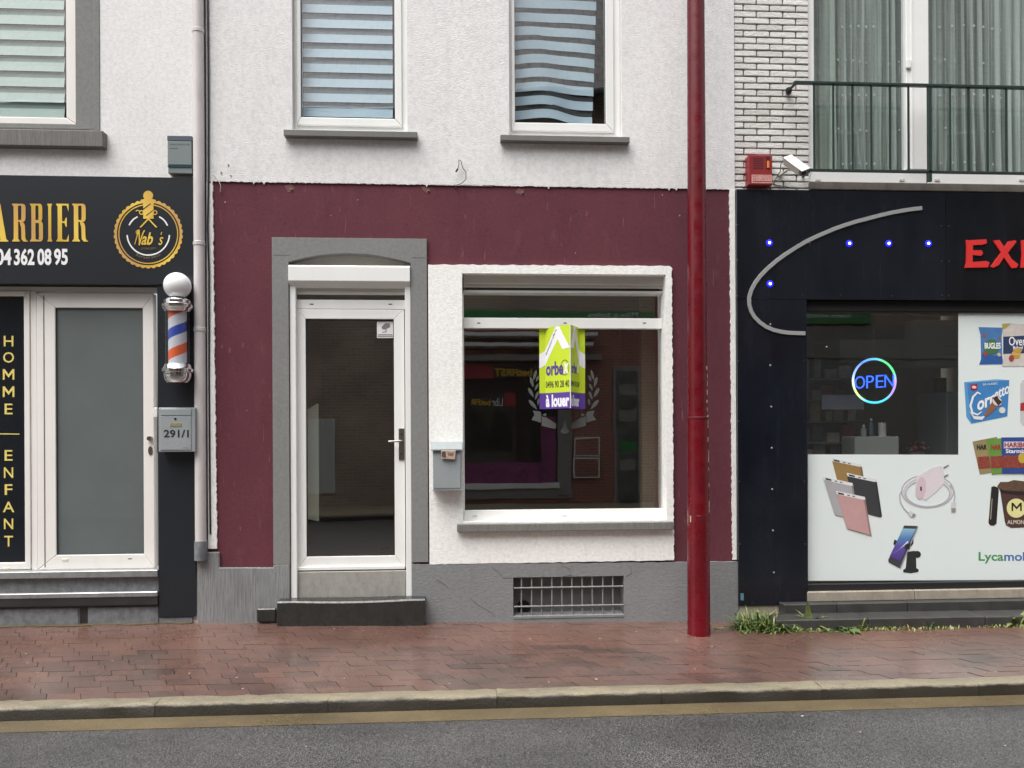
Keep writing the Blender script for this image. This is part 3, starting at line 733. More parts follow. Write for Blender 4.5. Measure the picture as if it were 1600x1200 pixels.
segs = [((xA0, Yg, 0), (xA, Yg, 0)), ((xA, Yg, 0), tuple(foldp)), (tuple(foldp), (xB, Yg, 0)), ((xB, Yg, 0), (xB + fl, Yg, 0))]
tilt = .0
for k, (p, q) in enumerate(segs):
    fr, L = panel_frame(p, q); g = .0015
    pn = B().prism([(g, zpur), (L - g, zpur), (L - g, ztop), (g, ztop)], -.004, 0, frame=fr).obj('flange' if k in (0, 3) else 'board_panel', lime, sgn)
    B().prism([(g, zbot), (L - g, zbot), (L - g, zpur - .0005), (g, zpur - .0005)], -.004, 0, frame=fr).obj('purple_strip', purple, sgn)
    O, u, v, n = fr
    def q3(u0, u1, z0, z1, d=.0042): 
        e = n * d; return (O + u * u0 + v * z0 + e, O + u * u1 + v * z0 + e, O + u * u0 + v * z1 + e)
    def zz(t): return ztop + (zbot - ztop) * t       # t 0 top .. 1 bottom
    pr2 = lambda nm, pts, mt, d=-.0052: B().prism([(a * L, zz(t)) for a, t in pts], d, -.0042, frame=fr).obj(nm, mt, pn)
    if k == 1:
        pr2('white_roof', [(.005, .465), (.005, .285), (.44, .008), (.58, .008), (.995, .275), (.7, .285), (.52, .155)], wht)
        text('slogan', 'Estimation offerte', ink, pn, ((O + u * .06 * L + v * zz(.345) + n * .0056), (O + u * .49 * L + v * zz(.045) + n * .0056), (O + u * .02 * L + v * zz(.325) + n * .0056)), bold=.005, shear=.2, th=.0006)
        text('agency_name', 'orbe', plum, pn, q3(.04 * L, .74 * L, zz(.595), zz(.425)), bold=.035, th=.001)
        text('agency_name', 'x', wht, pn, q3(.74 * L, .96 * L, zz(.58), zz(.46), .0056), bold=.02, shear=.2, th=.001)
        ring = [(.80 + .17 * cos(a), .51 + .095 * sin(a)) for a in [i * pi / 14 for i in range(28)]]
        B().prism([(a * L, zz(t)) for a, t in ring], -.005, -.0042, [[((.80 + .155 * cos(i * pi / 14)) * L, zz(.51 + .087 * sin(i * pi / 14))) for i in range(28)]], frame=fr).obj('logo_ring', ink, pn)
        text('phone_number', '0496 90 28 40', ink, pn, q3(.03 * L, .97 * L, zz(.745), zz(.66)), bold=.015, th=.001)
        text('to_let_text', 'à louer', wht, pn, q3(.03 * L, .97 * L, zz(.98), zz(.825)), bold=.045, th=.001)
    elif k == 2:
        pr2('white_roof', [(.995, .465), (.995, .285), (.56, .008), (.42, .008), (.005, .275), (.3, .285), (.48, .155)], wht)
        text('agency_name', 'orbe', plum, pn, q3(.06 * L, .66 * L, zz(.58), zz(.445)), bold=.03, th=.001)
        text('agency_name', 'x', wht, pn, q3(.68 * L, .9 * L, zz(.565), zz(.455), .0056), bold=.02, shear=.2, th=.001)
        text('phone_number', '0496 90 28 40', ink, pn, q3(.04 * L, .95 * L, zz(.735), zz(.668)), bold=.006, th=.001)
        text('to_let_text', 'à louer', wht, pn, q3(.05 * L, .95 * L, zz(.975), zz(.835)), bold=.035, th=.001)
    elif k == 0: pr2('white_roof', [(.02, .505), (.02, .33), (.98, .285), (.98, .465)], wht)
    else: pr2('white_roof', [(.98, .505), (.98, .33), (.02, .285), (.02, .465)], wht)
B().tube([foldp + Vector((0, -.004, zbot)), foldp + Vector((0, -.004, ztop + .004))], .004, 6).obj('fold_edge', wht, sgn, smooth=60)

# laurel wreath decal behind the board
lg = M('etched_grey_vinyl', S(78, 80, 78), .7, var=.06)
Yl = Yw + .0293
lw = thing('laurel_decal', W(882, 676, Yl), 'pale grey laurel wreath with ribbon, stuck on the shop window below the letting board', 'window decal')
def zq(x, y): return (820 + x / 6.315, 500 + y / 6.315)
for mir in (0, 1):
    mx_ = (lambda x: 768 - x) if mir else (lambda x: x)
    for (tx, ty, bx, by, w) in ((115, 490, 85, 600, 24), (55, 560, 85, 667, 26), (35, 668, 88, 765, 28), (38, 785, 122, 885, 30), (138, 545, 112, 610, 20), (134, 625, 98, 697, 20), (136, 700, 100, 790, 22), (138, 770, 128, 850, 16)):
        d = Vector((bx - tx, by - ty)); nrm = Vector((-d.y, d.x)).normalized() * w; pts = []
        for t in [i / 8 for i in range(9)]: pts.append(Vector((tx, ty)) + d * t + nrm * (sin(pi * t ** .8) * .62))
        for t in [i / 8 for i in range(7, 0, -1)]: pts.append(Vector((tx, ty)) + d * t - nrm * (sin(pi * t ** .8) * .62))
        decal('leaf', [zq(mx_(p.x), p.y) for p in pts], Yl, lg, lw, .0006)
    decal('ribbon', [zq(mx_(a), b) for a, b in ((78, 893), (150, 903), (163, 925), (158, 1012), (65, 985), (95, 935))], Yl, lg, lw, .0006)
    decal('ribbon', [zq(mx_(a), b) for a, b in ((166, 950), (212, 962), (312, 1025), (303, 1075), (166, 1045))], Yl, lg, lw, .0006)
    decal('ribbon_fold', [zq(mx_(a), b) for a, b in ((170, 936), (210, 918), (212, 952))], Yl, lg, lw, .0006)
decal('knot', [zq(a, b) for a, b in ((385, 985), (402, 985), (404, 1030), (414, 1040), (412, 1065), (435, 1085), (430, 1110), (395, 1125), (360, 1110), (355, 1085), (378, 1065), (375, 1040), (385, 1030))], Yl, lg, lw, .0006)

# ================================================================== RED LAMP POST
pxc, pyc = X(1092, 990, -.42), -.42
lp = thing('lamp_post', (pxc, pyc, pz(pxc, pyc)), 'tall dark red painted steel lamp post standing on the pavement', 'lamp post')
zb = pz(pxc, pyc) - .02
r0, r1, r2 = .0875, .079, .060
zs = Z(1092, 655, -.42)
def taper(z): return r0 + (r1 - r0) * min(1, max(0, (z - zb) / (zs - zb)))
B().lathe([(r0 + .004, zb), (r0 + .003, zb + .02), (r0, zb + .03), (r1 + .003, zs - .004)], pxc, pyc, 36).obj('base_section', red_paint, lp, smooth=40)
B().lathe([(r1 + .003, zs - .003), (r1 + .005, zs + .002), (r1 + .005, zs + .014), (r1 - .004, zs + .02)], pxc, pyc, 36).obj('collar', M('worn_red_collar', S(96, 14, 26), .45, var=.3, vs=25, dirt=.5), lp, smooth=40)
B().lathe([(r1 - .004, zs + .0202), (r2, 7.5)], pxc - .0, pyc, 36).obj('upper_section', red_paint, lp, smooth=40)
# access door, lock hole, paint chips on the right flank
def on_post(ang, z, r, w, h, d=.0015, k=6):
    vs = []; fs = []
    for e in (0, 1):
        for i in range(k + 1):
            a = ang - w / 2 + w * i / k; vs.append((pxc + r * sin(a), pyc - r * cos(a), z + h * e))
    for e in (0, 1):
        for i in range(k + 1):
            a = ang - w / 2 + w * i / k; vs.append((pxc + (r - .004) * sin(a), pyc - (r - .004) * cos(a), z + h * e))
    n = k + 1
    for i in range(k): fs += [(i, i + 1, n + i + 1, n + i), (2 * n + i, 3 * n + i, 3 * n + i + 1, 2 * n + i + 1), (i, 2 * n + i, 2 * n + i + 1, i + 1), (n + i, n + i + 1, 3 * n + i + 1, 3 * n + i)]
    fs += [(0, n, 3 * n, 2 * n), (k, 2 * n + k, 3 * n + k, n + k)]
    return B().add(vs, fs)
za = Z(1092, 925, -.5); zb_ = Z(1092, 806, -.5)
on_post(-.1, za, taper((za + zb_) / 2) + .0035, .9, zb_ - za).obj('access_door', red_paint, lp, bevel=.001)
c = Vector((pxc + .0, pyc - taper(zb_) - .006, zb_ - .03)); B().tube([c + Vector((0, .004, 0)), c], .008, 10).obj('lock_hole', void, lp)
m_chip = M('chipped_primer', S(190, 176, 140), .7, var=.35, vs=40)
cr_ = random.Random(8)
for py in list(range(578, 680, 13)) + [690, 712, 722, 735, 760, 792, 800]:
    z = Z(1105, py, -.42); rr = (r1 - .006 + .0045) if z > zs else taper(z) + .0035
    if z > zs: rr = r1 - .004 + (r2 - r1 + .004) * (z - zs) / (7.5 - zs) + .0022
    on_post(0.98 + cr_.uniform(-.1, .1), z, rr, cr_.uniform(.08, .26), cr_.uniform(.02, .06), k=3).obj('paint_chip', m_chip, lp)
on_post(-1.05, Z(1075, 815, -.42), taper(.9) + .003, .12, .05, k=2).obj('paint_chip', m_chip, lp)

# ================================================================== DOWNPIPE AND GAP
dpx = X(311.5, 400, -.05)
dp = thing('downpipe', (dpx, -.05, Z(311, 862, -.05)), 'pale plastic rainwater downpipe between the barber shop and the burgundy house', 'downpipe')
zc1, zc2, zc3, zc0 = Z(311, 50, -.05), Z(311, 382, -.05), Z(311, 516, -.05), Z(311, 845, -.05)
for a, b in ((zc0, zc3), (zc3, zc2), (zc2, zc1), (zc1, 6.4)): B().lathe([(.043, a + .001), (.043, b - .001)], dpx, -.05, 24).obj('pipe_length', pipe_pvc, dp, smooth=40)
for z in (zc1, zc2, zc3): B().lathe([(.043, z - .012), (.0475, z - .008), (.0475, z + .018), (.044, z + .022)], dpx, -.05, 24).obj('socket', pipe_pvc, dp, smooth=40)
for z in (Z(311, 250, -.05), Z(311, 720, -.05), 5.3): B().box(dpx - .012, dpx + .012, -.035, .03, z - .012, z + .012).obj('bracket', steel, dp)
B().lathe([(.05, Z(311, 875, -.05)), (.05, zc0 - .002), (.044, zc0 + .002)], dpx, -.05, 20).obj('foot_socket', grey_stone, dp, smooth=40)
B().tube([(dpx + .065, -.02, 5.4), (dpx + .07, -.025, 4.4), (dpx + .066, -.02, 3.6), (dpx + .06, -.03, 3.2), (dpx + .068, -.03, 2.85), (dpx + .062, -.02, 2.0), (dpx + .064, -.02, 1.0), (dpx + .066, -.02, .75)], .007, 8).obj('black_wall_cable', black_paint, None, smooth=60,
    label='black cable running down the gap beside the pale downpipe', cat='cable')

# ================================================================== BARBER SHOP (left)
barber = thing('barber_house', (X(60), .1, -.05), 'white stuccoed house of the barber shop with grey framed upper window', 'house')
bl, br = X(-330), X(317)
LW = RC(-260, -150, 156, 201, 0); LW = (LW[0], LW[1], LW[2], 5.9)
ztop_s = 3.61; zbs = Z(150, 444, -.03)
B().prism([(bl, ztop_s - .3), (br, ztop_s - .3), (br, 6.4), (bl, 6.4)], 0, .3, [rect(LW)]).obj('upper_wall', stucco_left, barber)
pcl = RC(246.5, 446, 304.5, 964, -.03)
B().box(pcl[0] + .01, br, .0, .3, -.1, ztop_s - .3).obj('pier', stucco_left, barber)
box('gap_back', void, barber, br - .02, xl + .02, .28, .3, -.1, 6.4, 0)
box('pier_cladding', anthracite, barber, pcl[0], pcl[1], -.03, 0, pcl[2], zbs - .004, .002)
box('pier_foot', grey_stone, barber, pcl[0] + .002, pcl[1] - .03, -.02, -.0005, -.06, pcl[2] - .003, .004)
# upper window with grey surround
sr = LW
gs = B().prism(rect((LW[0], X(147, 100, 0), Z(60, 199, 0), 5.9)), .02, .12, [rect((LW[0] + .16, X(121.5, 100, .06), Z(60, 196, .06), 5.75))]).obj('window_surround', grey_surround, barber, bevel=.004)
B().prism(rect((X(146.6, 100), LW[1], LW[2], 5.9)), -.006, .1).obj('window_surround', grey_surround, barber, bevel=.004)
wx1 = X(121, 100, .09); wx0 = X(-235, 100, .09); wz0 = Z(60, 195.5, .09); ax1 = X(103, 100, .07); az0 = Z(60, 183, .07)
bw = B().mitre(wx0, wx1, wz0, 5.75, .09, wx1 - ax1, az0 - wz0, .09, .07, .14).obj('upper_window', pvc_left, barber, bevel=.006, seg=2)
box('pane', glass_up, bw, wx0 + .085, ax1 + .004, .10, .106, az0 - .004, 5.67, 0)
B().mitre(wx0 + .09, ax1, az0, 5.66, .005, .006, .005, .005, .085, .099).obj('glazing_seal', dark_seal, bw)
s = RC(-270, 200, 161, 226, -.07); box('sill', M('hewn_stone_sill', S(112, 110, 106), .6, var=.35, vs=10, bump=.7, bs=40, dirt=.3, stretch=(7, 2, .6)), bw, s[0], s[1], -.07, .07, s[2], s[3], .006)
box('upper_room', black_room, barber, bl, br - .01, .9, 1.0, 3.3, 6.3, 0)
box('roof_slab', black_room, barber, bl, br, -.03, 1.2, 6.4, 6.6, 0)
bl_m = M('blind_band_mint', S(190, 206, 198), .55, var=.05, vs=3); bl_ms = M('blind_sheer_mint', S(158, 174, 166), .7, var=.06, vs=5)
blind('striped_blind', 'closed mint green striped blind behind the grey framed window at top left', -200, 101.5, 183, 24.0, 15.0, 0, 5.6, .16, bl_m, bl_ms)

# fascia sign
fz0, fz1 = zbs, Z(150, 275.5, -.045)
sg = thing('fascia_sign', (X(100, 446, -.045), -.045, fz0), 'anthracite barber shop sign with gold and white lettering and round emblem', 'shop sign')
fx1 = X(302, 360, -.045)
box('sign_panel', anthracite, sg, bl, fx1, -.045, 0, fz0, fz1, .002)
box('sign_trim', M('silver_trim', S(150, 152, 152), .4, metal=.5, var=.1), sg, fx1 + .0005, fx1 + .008, -.043, 0, fz0, fz1, .001)
for a, b in ((39, 277), (290, 284)):
    c = W(a, b, -.045); B().tube([c + Vector((0, .001, 0)), c + Vector((0, -.003, 0))], .006, 10).obj('screw', black_paint, sg)
def gold_mat():
    t = NT('gold_print')
    sx = t.new('SeparateXYZ'); t.link(t.pos(), sx.inputs[0])
    w = t.new('Math', operation='MULTIPLY_ADD'); t.link(sx.outputs[0], w.inputs[0]); w.inputs[1].default_value = 1.7; t.link(sx.outputs[2], w.inputs[2])
    fr_ = t.new('Math', operation='FRACT'); t.link(w.outputs[0], fr_.inputs[0])
    t.base(t.ramp(fr_.outputs[0], [(0, S(205, 165, 60)), (.3, S(232, 200, 84)), (.55, S(214, 172, 74)), (.78, S(192, 150, 88)), (1, S(205, 165, 60))]))
    t.rough(.4); return t.m
gold = gold_mat()
Yt = -.0455
# condensed serif capitals, drawn as stems, bowls and flared serifs
def serif_letter(ch, x0, x1, z0, z1, first):
    w, h = x1 - x0, z1 - z0; pieces = []
    R_ = lambda a, b, c, d: pieces.append([(a, b), (c, b), (c, d), (a, d)])
    sv = .055
    def stem(a, b):
        pieces.append([(a - .10, 0), (b + .10, 0), (b + .10, .02), (b, sv + .02), (b, 1 - sv - .02), (b + .10, .98), (b + .10, 1), (a - .10, 1), (a - .10, .98), (a, 1 - sv - .02), (a, sv + .02), (a - .10, .02)])
    def bowl(zb_, zt_, xa, xo, th):
        o = [(xa, zb_), (xo - .18, zb_)] + [(xo - .18 + .18 * sin(t), zb_ + .10 - .10 * cos(t)) for t in (.5, 1.0, 1.57)] + [(xo - .18 + .18 * sin(t), zt_ - .10 + .10 * cos(t)) for t in (1.57, 1.0, .5)] + [(xo - .18, zt_), (xa, zt_)]
        i_ = [(xa, zt_ - .05), (xo - .22, zt_ - .05)] + [(xo - th - .06 + .06 * sin(t), zt_ - .11 + .06 * cos(t)) for t in (.6, 1.2)] + [(xo - th, zb_ + .12), (xo - th - .03, zb_ + .07), (xo - .22, zb_ + .05), (xa, zb_ + .05)]
        pieces.append(o + i_)
    if ch == 'I': stem(.34, .66)
    elif ch == 'E':
        stem(.16, .46); R_(.4, .0, .93, .045); pieces.append([(.78, .04), (.93, .04), (.93, .2)]); R_(.4, .955, .93, 1); pieces.append([(.78, .96), (.93, .80), (.93, .96)])
        R_(.4, .49, .72, .535); pieces.append([(.72, .40), (.80, .38), (.80, .64), (.72, .62), (.64, .53), (.64, .49)])
    elif ch in 'RB':
        stem(.16, .44)
        bowl(.52, 1, .42, .92, .26)
        if ch == 'B': bowl(0, .54, .42, .96, .27)
        else: pieces.append([(.56, .53), (.80, .50), (.88, .42), (.90, .10), (.96, .03), (1.06, .02), (1.06, 0), (.80, 0), (.66, .06), (.64, .38), (.56, .48)])
    elif ch == 'A':
        pieces.append([(.40, 1), (.66, 1), (.96, .06), (1.06, .02), (1.06, 0), (.56, 0), (.56, .02), (.66, .05), (.47, .72)])
        pieces.append([(.40, 1), (.47, .86), (.22, .05), (.32, .02), (.32, 0), (-.04, 0), (-.04, .02), (.08, .06)])
        R_(.24, .28, .62, .33)
    b = B()
    for k, pc in enumerate(pieces): b.prism([(x0 + w * u, z0 + h * v) for u, v in pc], Yt - .003 - .0002 * k, Yt + .0002)
    return b.obj('gold_letter', gold, sg)
for ch, a, b in (('A', -20, 12), ('R', 17, 43), ('B', 45, 69), ('I', 70, 86), ('E', 86, 110), ('R', 111, 137)):
    x0, x1, z0, z1 = RC(a, 318.5, b, 377.5, Yt); serif_letter(ch, x0 + .004, x1 - .004, z0, z1, False)
for s_, a, b in (('04', -6, 18), ('362', 22, 54), ('08', 58.5, 80.5), ('95', 84.5, 106)):
    ptext('phone_number', s_, white_paint, sg, a, 388.5, b, 414.5, Yt, bold=.03)
# round emblem
ec = (232.5, 364); sc_ = 1 / 8.89
def EQ(x, y): return (170 + x * sc_, 290 + y * sc_)
ce = (549, 672)
def ring(name, ro, ri, mat, d=.0012, wob=0, nw_=38, a0=0, a1=2 * pi, cap=False):
    n = 152; full = a1 - a0 > 6.2
    out = [EQ(ce[0] + (ro + wob * abs(sin(nw_ / 2 * t)) ** .8) * cos(t), ce[1] + (ro + wob * abs(sin(nw_ / 2 * t)) ** .8) * sin(t)) for t in [a0 + (a1 - a0) * i / n for i in range(n if full else n + 1)]]
    inn = [EQ(ce[0] + ri * cos(t), ce[1] + ri * sin(t)) for t in [a0 + (a1 - a0) * i / n for i in range(n if full else n + 1)]]
    b = B()
    if full: b.prism([P2(*p, Yt) for p in out], Yt - d, Yt + .0002, [[P2(*p, Yt) for p in inn]])
    else: b.prism([P2(*p, Yt) for p in out + inn[::-1]], Yt - d, Yt + .0002)
    return b.obj(name, mat, sg)
ring('emblem_border', 462, 436, gold, wob=20)
ring('emblem_ring', 416, 402, gold)
ring('emblem_arc', 303, 284, white_paint, a0=.05, a1=pi - .05)
ring('emblem_arc', 364 * .99, 342, white_paint, a0=-2.39, a1=-2.03) if False else None
B().ribbon([P2(*EQ(a, b), Yt) for a, b in ((283, 550), (310, 505), (345, 465), (400, 432))], .011, Yt - .0012, Yt + .0002).obj('emblem_arc', white_paint, sg)
B().ribbon([P2(*EQ(a, b), Yt) for a, b in ((700, 432), (752, 465), (790, 508), (816, 555))], .011, Yt - .0012, Yt + .0002).obj('emblem_arc', white_paint, sg)
def ed(name, pts, mat, d=.002): return decal(name, [EQ(a, b) for a, b in pts], Yt, mat, sg, d)
ed('emblem_pole_head', ell(548, 140, 68, 68), gold, .0026)
ed('emblem_pole_body', [(500, 185), (596, 185), (655, 200), (650, 225), (622, 255), (622, 460), (480, 460), (480, 255), (445, 225), (443, 200)], gold, .0022)
for pts in ([(480, 320), (575, 250), (590, 256), (480, 338)], [(515, 415), (612, 340), (620, 348), (522, 425)]): ed('emblem_stripe', pts, black_letter, .003)
B().prism([P2(*EQ(*p), Yt) for p in ell(455, 375, 32, 32)], Yt - .0034, Yt, [[P2(*EQ(*p), Yt) for p in ell(455, 375, 20, 20)]]).obj('emblem_scissor_grip', gold, sg)
B().prism([P2(*EQ(*p), Yt) for p in ell(645, 375, 32, 32)], Yt - .0034, Yt, [[P2(*EQ(*p), Yt) for p in ell(645, 375, 20, 20)]]).obj('emblem_scissor_grip', gold, sg)
ed('emblem_scissor_blade', [(476, 392), (486, 384), (672, 575), (658, 588)], gold, .0038)
ed('emblem_scissor_blade', [(614, 386), (624, 396), (446, 588), (430, 578)], gold, .0036)
ed('emblem_scissor_tail', [(372, 355), (400, 335), (430, 350), (425, 360), (400, 348), (380, 362)], gold, .0036)
tq = lambda a, b, c, d: (W(*EQ(a, d), Yt), W(*EQ(c, d), Yt), W(*EQ(a, b), Yt))
B().ribbon([P2(*EQ(a, b), Yt) for a, b in ((352, 660), (370, 655), (400, 625), (422, 612), (400, 680), (360, 820))], [.006, .009, .010, .010, .008, .005], Yt - .002, Yt).obj('emblem_script', gold, sg)
B().ribbon([P2(*EQ(a, b), Yt) for a, b in ((420, 612), (424, 700), (428, 780), (425, 830))], .010, Yt - .0024, Yt).obj('emblem_script', gold, sg)
B().ribbon([P2(*EQ(a, b), Yt) for a, b in ((425, 830), (450, 740), (480, 650), (500, 622))], .009, Yt - .0028, Yt).obj('emblem_script', gold, sg)
text('emblem_script', 'ab', gold, sg, tq(452, 650, 615, 825), bold=.02, shear=.35, th=.002)
text('emblem_script', 's', gold, sg, tq(690, 715, 758, 825), bold=.0, shear=.35, th=.002)
ed('emblem_apostrophe', [(728, 650), (742, 645), (730, 685), (722, 688)], gold)
text('emblem_word', '- CONCEPT -', M('faded_gold', S(120, 104, 84), .5, var=0), sg, tq(425, 860, 680, 890), th=.001)
faint = M('faded_gold', S(120, 104, 84), .5, var=0)
wd = 'BarberShop'
for i, chh in enumerate(wd):
    a = radians(118 - i * 6.3); r = 345
    cx_, cy_ = ce[0] + r * cos(a), ce[1] + r * sin(a); tx_, ty_ = sin(a), -cos(a); ux, uy = -cos(a), -sin(a)
    bl_ = (cx_ - tx_ * 13, cy_ - ty_ * 13)
    hgt = 34 if chh in 'Bbh' + 'S' else 26
    text('emblem_word', chh, faint, sg, (W(*EQ(*bl_), Yt), W(*EQ(bl_[0] + tx_ * 26, bl_[1] + ty_ * 26), Yt), W(*EQ(bl_[0] + ux * hgt, bl_[1] + uy * hgt), Yt)), bold=.01, th=.001)

# barber door unit
Yb = .06
bz1 = zbs - .001; 
unit = B()
fx0 = X(-120, 650, Yb); dm0 = X(46.5, 650, Yb); dr = pcl[0] - .001
zs0 = Z(60, 892, Yb)
box('lintel', void, barber, bl, pcl[0] + .01, .02, .3, bz1 + .0, ztop_s - .3, 0)
frm = B().mitre(X(-330), dr, zs0, bz1, .05, X(245, 650, Yb) - X(240, 650, Yb), .012, .04, Yb + .02, Yb + .09).obj('door_frame', pvc_left, barber, bevel=.003)
box('mullion', pvc_left, frm, X(47, 650, Yb), X(57, 650, Yb), Yb + .01, Yb + .08, zs0, bz1 - .04, .004)
lx = RC(58, 458, 240.5, 889, Yb); pp = RC(88.5, 481.5, 225, 866, Yb + .015)
bd = B().mitre(*lx, pp[0] - lx[0], lx[1] - pp[1], pp[2] - lx[2], lx[3] - pp[3], Yb, Yb + .07).obj('barber_door', pvc_left, barber, bevel=.005, seg=2, label='cream framed frosted glass door of the barber shop')
bead = B().mitre(X(68.5, 650, Yb), X(70, 650, Yb), lx[2] + .02, lx[3] - .02, .002, .002, 0, 0, Yb - .002, Yb).obj('frame_joint', dark_seal, bd)
def frost():
    t = NT('frosted_glass'); t.base(t.mix(1.0, S(88, 96, 96), t.ramp(t.noise(1.6, 5), [(.3, .86), (.7, 1.08)]), 'MULTIPLY')); t.rough(.6)
    t.b.inputs['Coat Weight'].default_value = 1.0; t.b.inputs['Coat Roughness'].default_value = .015; t.b.inputs['Coat IOR'].default_value = 1.5; return t.m
box('frosted_pane', frost(), bd, pp[0] - .003, pp[1] + .003, Yb + .02, Yb + .03, pp[2] - .003, pp[3] + .003, 0)
B().mitre(pp[0], pp[1], pp[2], pp[3], .004, .004, .004, .004, Yb + .01, Yb + .0195).obj('glazing_seal', M('grey_seal', S(60, 64, 64), .6, var=0), bd)
pixbox('drain_cap', M('cream_cap', S(226, 220, 190), .5, var=.05), bd, 97, 873, 106, 876, Yb - .005, Yb + .001, .001)
pixbox('drain_slot', dark_seal, bd, 200, 872.5, 206, 873.8, Yb - .001, Yb + .001, 0)
c = W(235, 685, Yb); B().tube([c + Vector((0, .001, 0)), c + Vector((0, -.012, 0)), c + Vector((0, -.03, 0))], [.02, .02, .018], 18).obj('door_knob', steel, bd, smooth=40)
B().prism([P2(a, b, Yb) for a, b in ell(235.3, 704, 3.6, 7, 20)], Yb - .006, Yb + .001).obj('lock_plate', steel, bd)
hb = pixbox('pull_handle', M('white_handle', S(225, 225, 222), .4, var=.05), bd, 239.5, 637, 246, 652, Yb - .075, Yb - .05, .004)
B().tube([W(242, 648, Yb), W(243, 648, Yb - .05)], .008, 8).obj('handle_stem', steel, hb)
# sidelight with vertical lettering
sl = RC(-330, 462, 39.5, 881, Yb + .015)
slf = B().mitre(sl[0] - .02, X(46.7, 650, Yb), zs0 + .013, bz1 - .041, .02, X(46.7, 650, Yb) - sl[1], sl[2] - zs0 - .013, bz1 - .041 - sl[3], Yb, Yb + .06).obj('sidelight', pvc_left, barber, bevel=.004)
blackglass = M('black_vinyl_glass', (.010, .013, .017), .08, var=.1, vs=3)
box('vinyl_pane', blackglass, slf, sl[0], sl[1] + .002, Yb + .02, Yb + .03, sl[2] - .002, sl[3] + .002, 0)
pixbox('drain_cap', M('cream_cap', S(226, 220, 190), .5, var=.05), slf, 6, 887, 14.5, 890, Yb - .005, Yb + .001, .001)
MGLYPH = [(0, 0), (.16, 0), (.16, .66), (.5, .2), (.84, .66), (.84, 0), (1, 0), (1, 1), (.84, 1), (.5, .5), (.16, 1), (0, 1)]
gold2 = M('pale_gold_vinyl', S(226, 206, 112), .5, var=.12, vs=22)
yv = Yb + .0198
for chh, y in list(zip('HOMME', (533, 558.5, 585, 612, 639))) + list(zip('ENFANT', (711.5, 738.5, 765, 792, 818.5, 845.5))):
    ww = {'M': 9, 'O': 8.5, 'H': 7.5, 'E': 6.2, 'N': 7.2, 'F': 6, 'A': 9, 'T': 6.8}[chh]
    if chh == 'M':
        decal('gold_letter', [(13.5 + (u - .5) * 2 * ww, y + 8.3 - 16.6 * v) for u, v in MGLYPH], yv, gold2, slf)
    else: ptext('gold_letter', chh, gold2, slf, 13.5 - ww, y - 8.3, 13.5 + ww, y + 8.3, yv, bold=.006)
decal('gold_dash', [(-6, 677), (30.5, 677.5), (30.5, 679), (-6, 678.6)], yv, gold2, slf)
# stone courses below the barber door
bz = lambda py, Y: Z(120, py, Y)
box('zinc_sill', zinc, barber, bl, dr, -.045, .09, bz(903, -.045), bz(892.5, -.045), .004)
box('base_course', grey_stone, barber, bl, dr, .0, .3, bz(927, 0), bz(903, -.04) - .001, .004)
box('ledge', zinc, barber, bl, dr, -.05, .2, bz(934.5, -.05), bz(926.5, -.05), .005)
box('ledge_front', black_stone, barber, bl, dr, -.045, .2, bz(947, -.045), bz(934.5, -.05) - .001, .003)
xj0, xj1 = X(124, 960, -.015), X(136, 960, -.015)
box('base_stone', grey_stone, barber, bl, xj0, -.015, .2, -.08, bz(947, -.045) - .012, .012)
box('base_stone', grey_stone, barber, xj1, dr, -.015, .2, -.08, bz(947, -.045) - .012, .012)
box('base_backing', black_stone, barber, bl, dr - .001, -.004, .2, -.1, bz(947, -.045) - .001, 0)

# alarm siren box
si = thing('siren_box', W(280, 272, -.01), 'grey alarm siren box on the white wall above the barber sign', 'alarm box', 'alarm boxes')
x0, x1, z0, z1 = RC(261.5, 213, 299.5, 270.5, -.07)
B().box(x0, x1, -.06, .0005, z0, z1).obj('body', M('siren_grey', S(118, 128, 128), .4, var=.06), si, bevel=.006, seg=2)
pixbox('top_cap', M('siren_blue_grey', S(74, 84, 94), .4, var=.05), si, 261, 212, 300, 220, -.066, -.001, .003)
pixbox('front_cover', M('siren_grey', S(118, 128, 128), .4, var=.06), si, 261.8, 220.5, 299.3, 257.5, -.068, -.058, .003)
pixbox('light_strip', M('siren_strip', S(42, 72, 84), .25, var=.05), si, 262, 258, 299, 261, -.0665, -.058, .001)
sink = M('siren_ink', S(62, 70, 74), .5, var=0)
ptext('brand_lettering', 'JABLOTRON 100', sink, si, 265, 224.5, 296, 227.5, -.0682, th=.0006)
ptext('small_lettering', 'alarm', sink, si, 265, 231, 278, 232.6, -.0682, th=.0006) if False else decal('small_line', [(265, 231.2), (278, 231.4), (278, 232.4), (265, 232.2)], -.0682, sink, si, .0006)

# barber pole
bpx, bpy_, = X(277.5, 520, -.14), -.14
bp = thing('barber_pole', (bpx, bpy_, Z(277, 598, -.14)), 'barber pole with white globe, chrome caps and orange, blue and white stripes', 'barber pole')
zp = lambda py: Z(277, py, bpy_)
s1 = .00512
B().lathe([(.002, zp(466))] + [(20.2 * s1 * sin(t), zp(446.5) - 20.2 * s1 * cos(t)) for t in [.3 + i * (pi - .31) / 22 for i in range(23)]], bpx, bpy_, 36).obj('globe', M('milk_globe', S(236, 236, 238), .25, var=.04, coat=.4), bp, smooth=60)
B().lathe([(.05, zp(471)), (.05, zp(463))], bpx, bpy_, 24).obj('globe_neck', black_paint, bp, smooth=40)
B().lathe([(.088, zp(487.5)), (.095, zp(486)), (.098, zp(484)), (.105, zp(482.5)), (.112, zp(480)), (.112, zp(476.5)), (.105, zp(475)), (.098, zp(474.5)), (.098, zp(470)), (.09, zp(468)), (.05, zp(467.8))], bpx, bpy_, 40).obj('top_cap', chrome, bp, smooth=35)
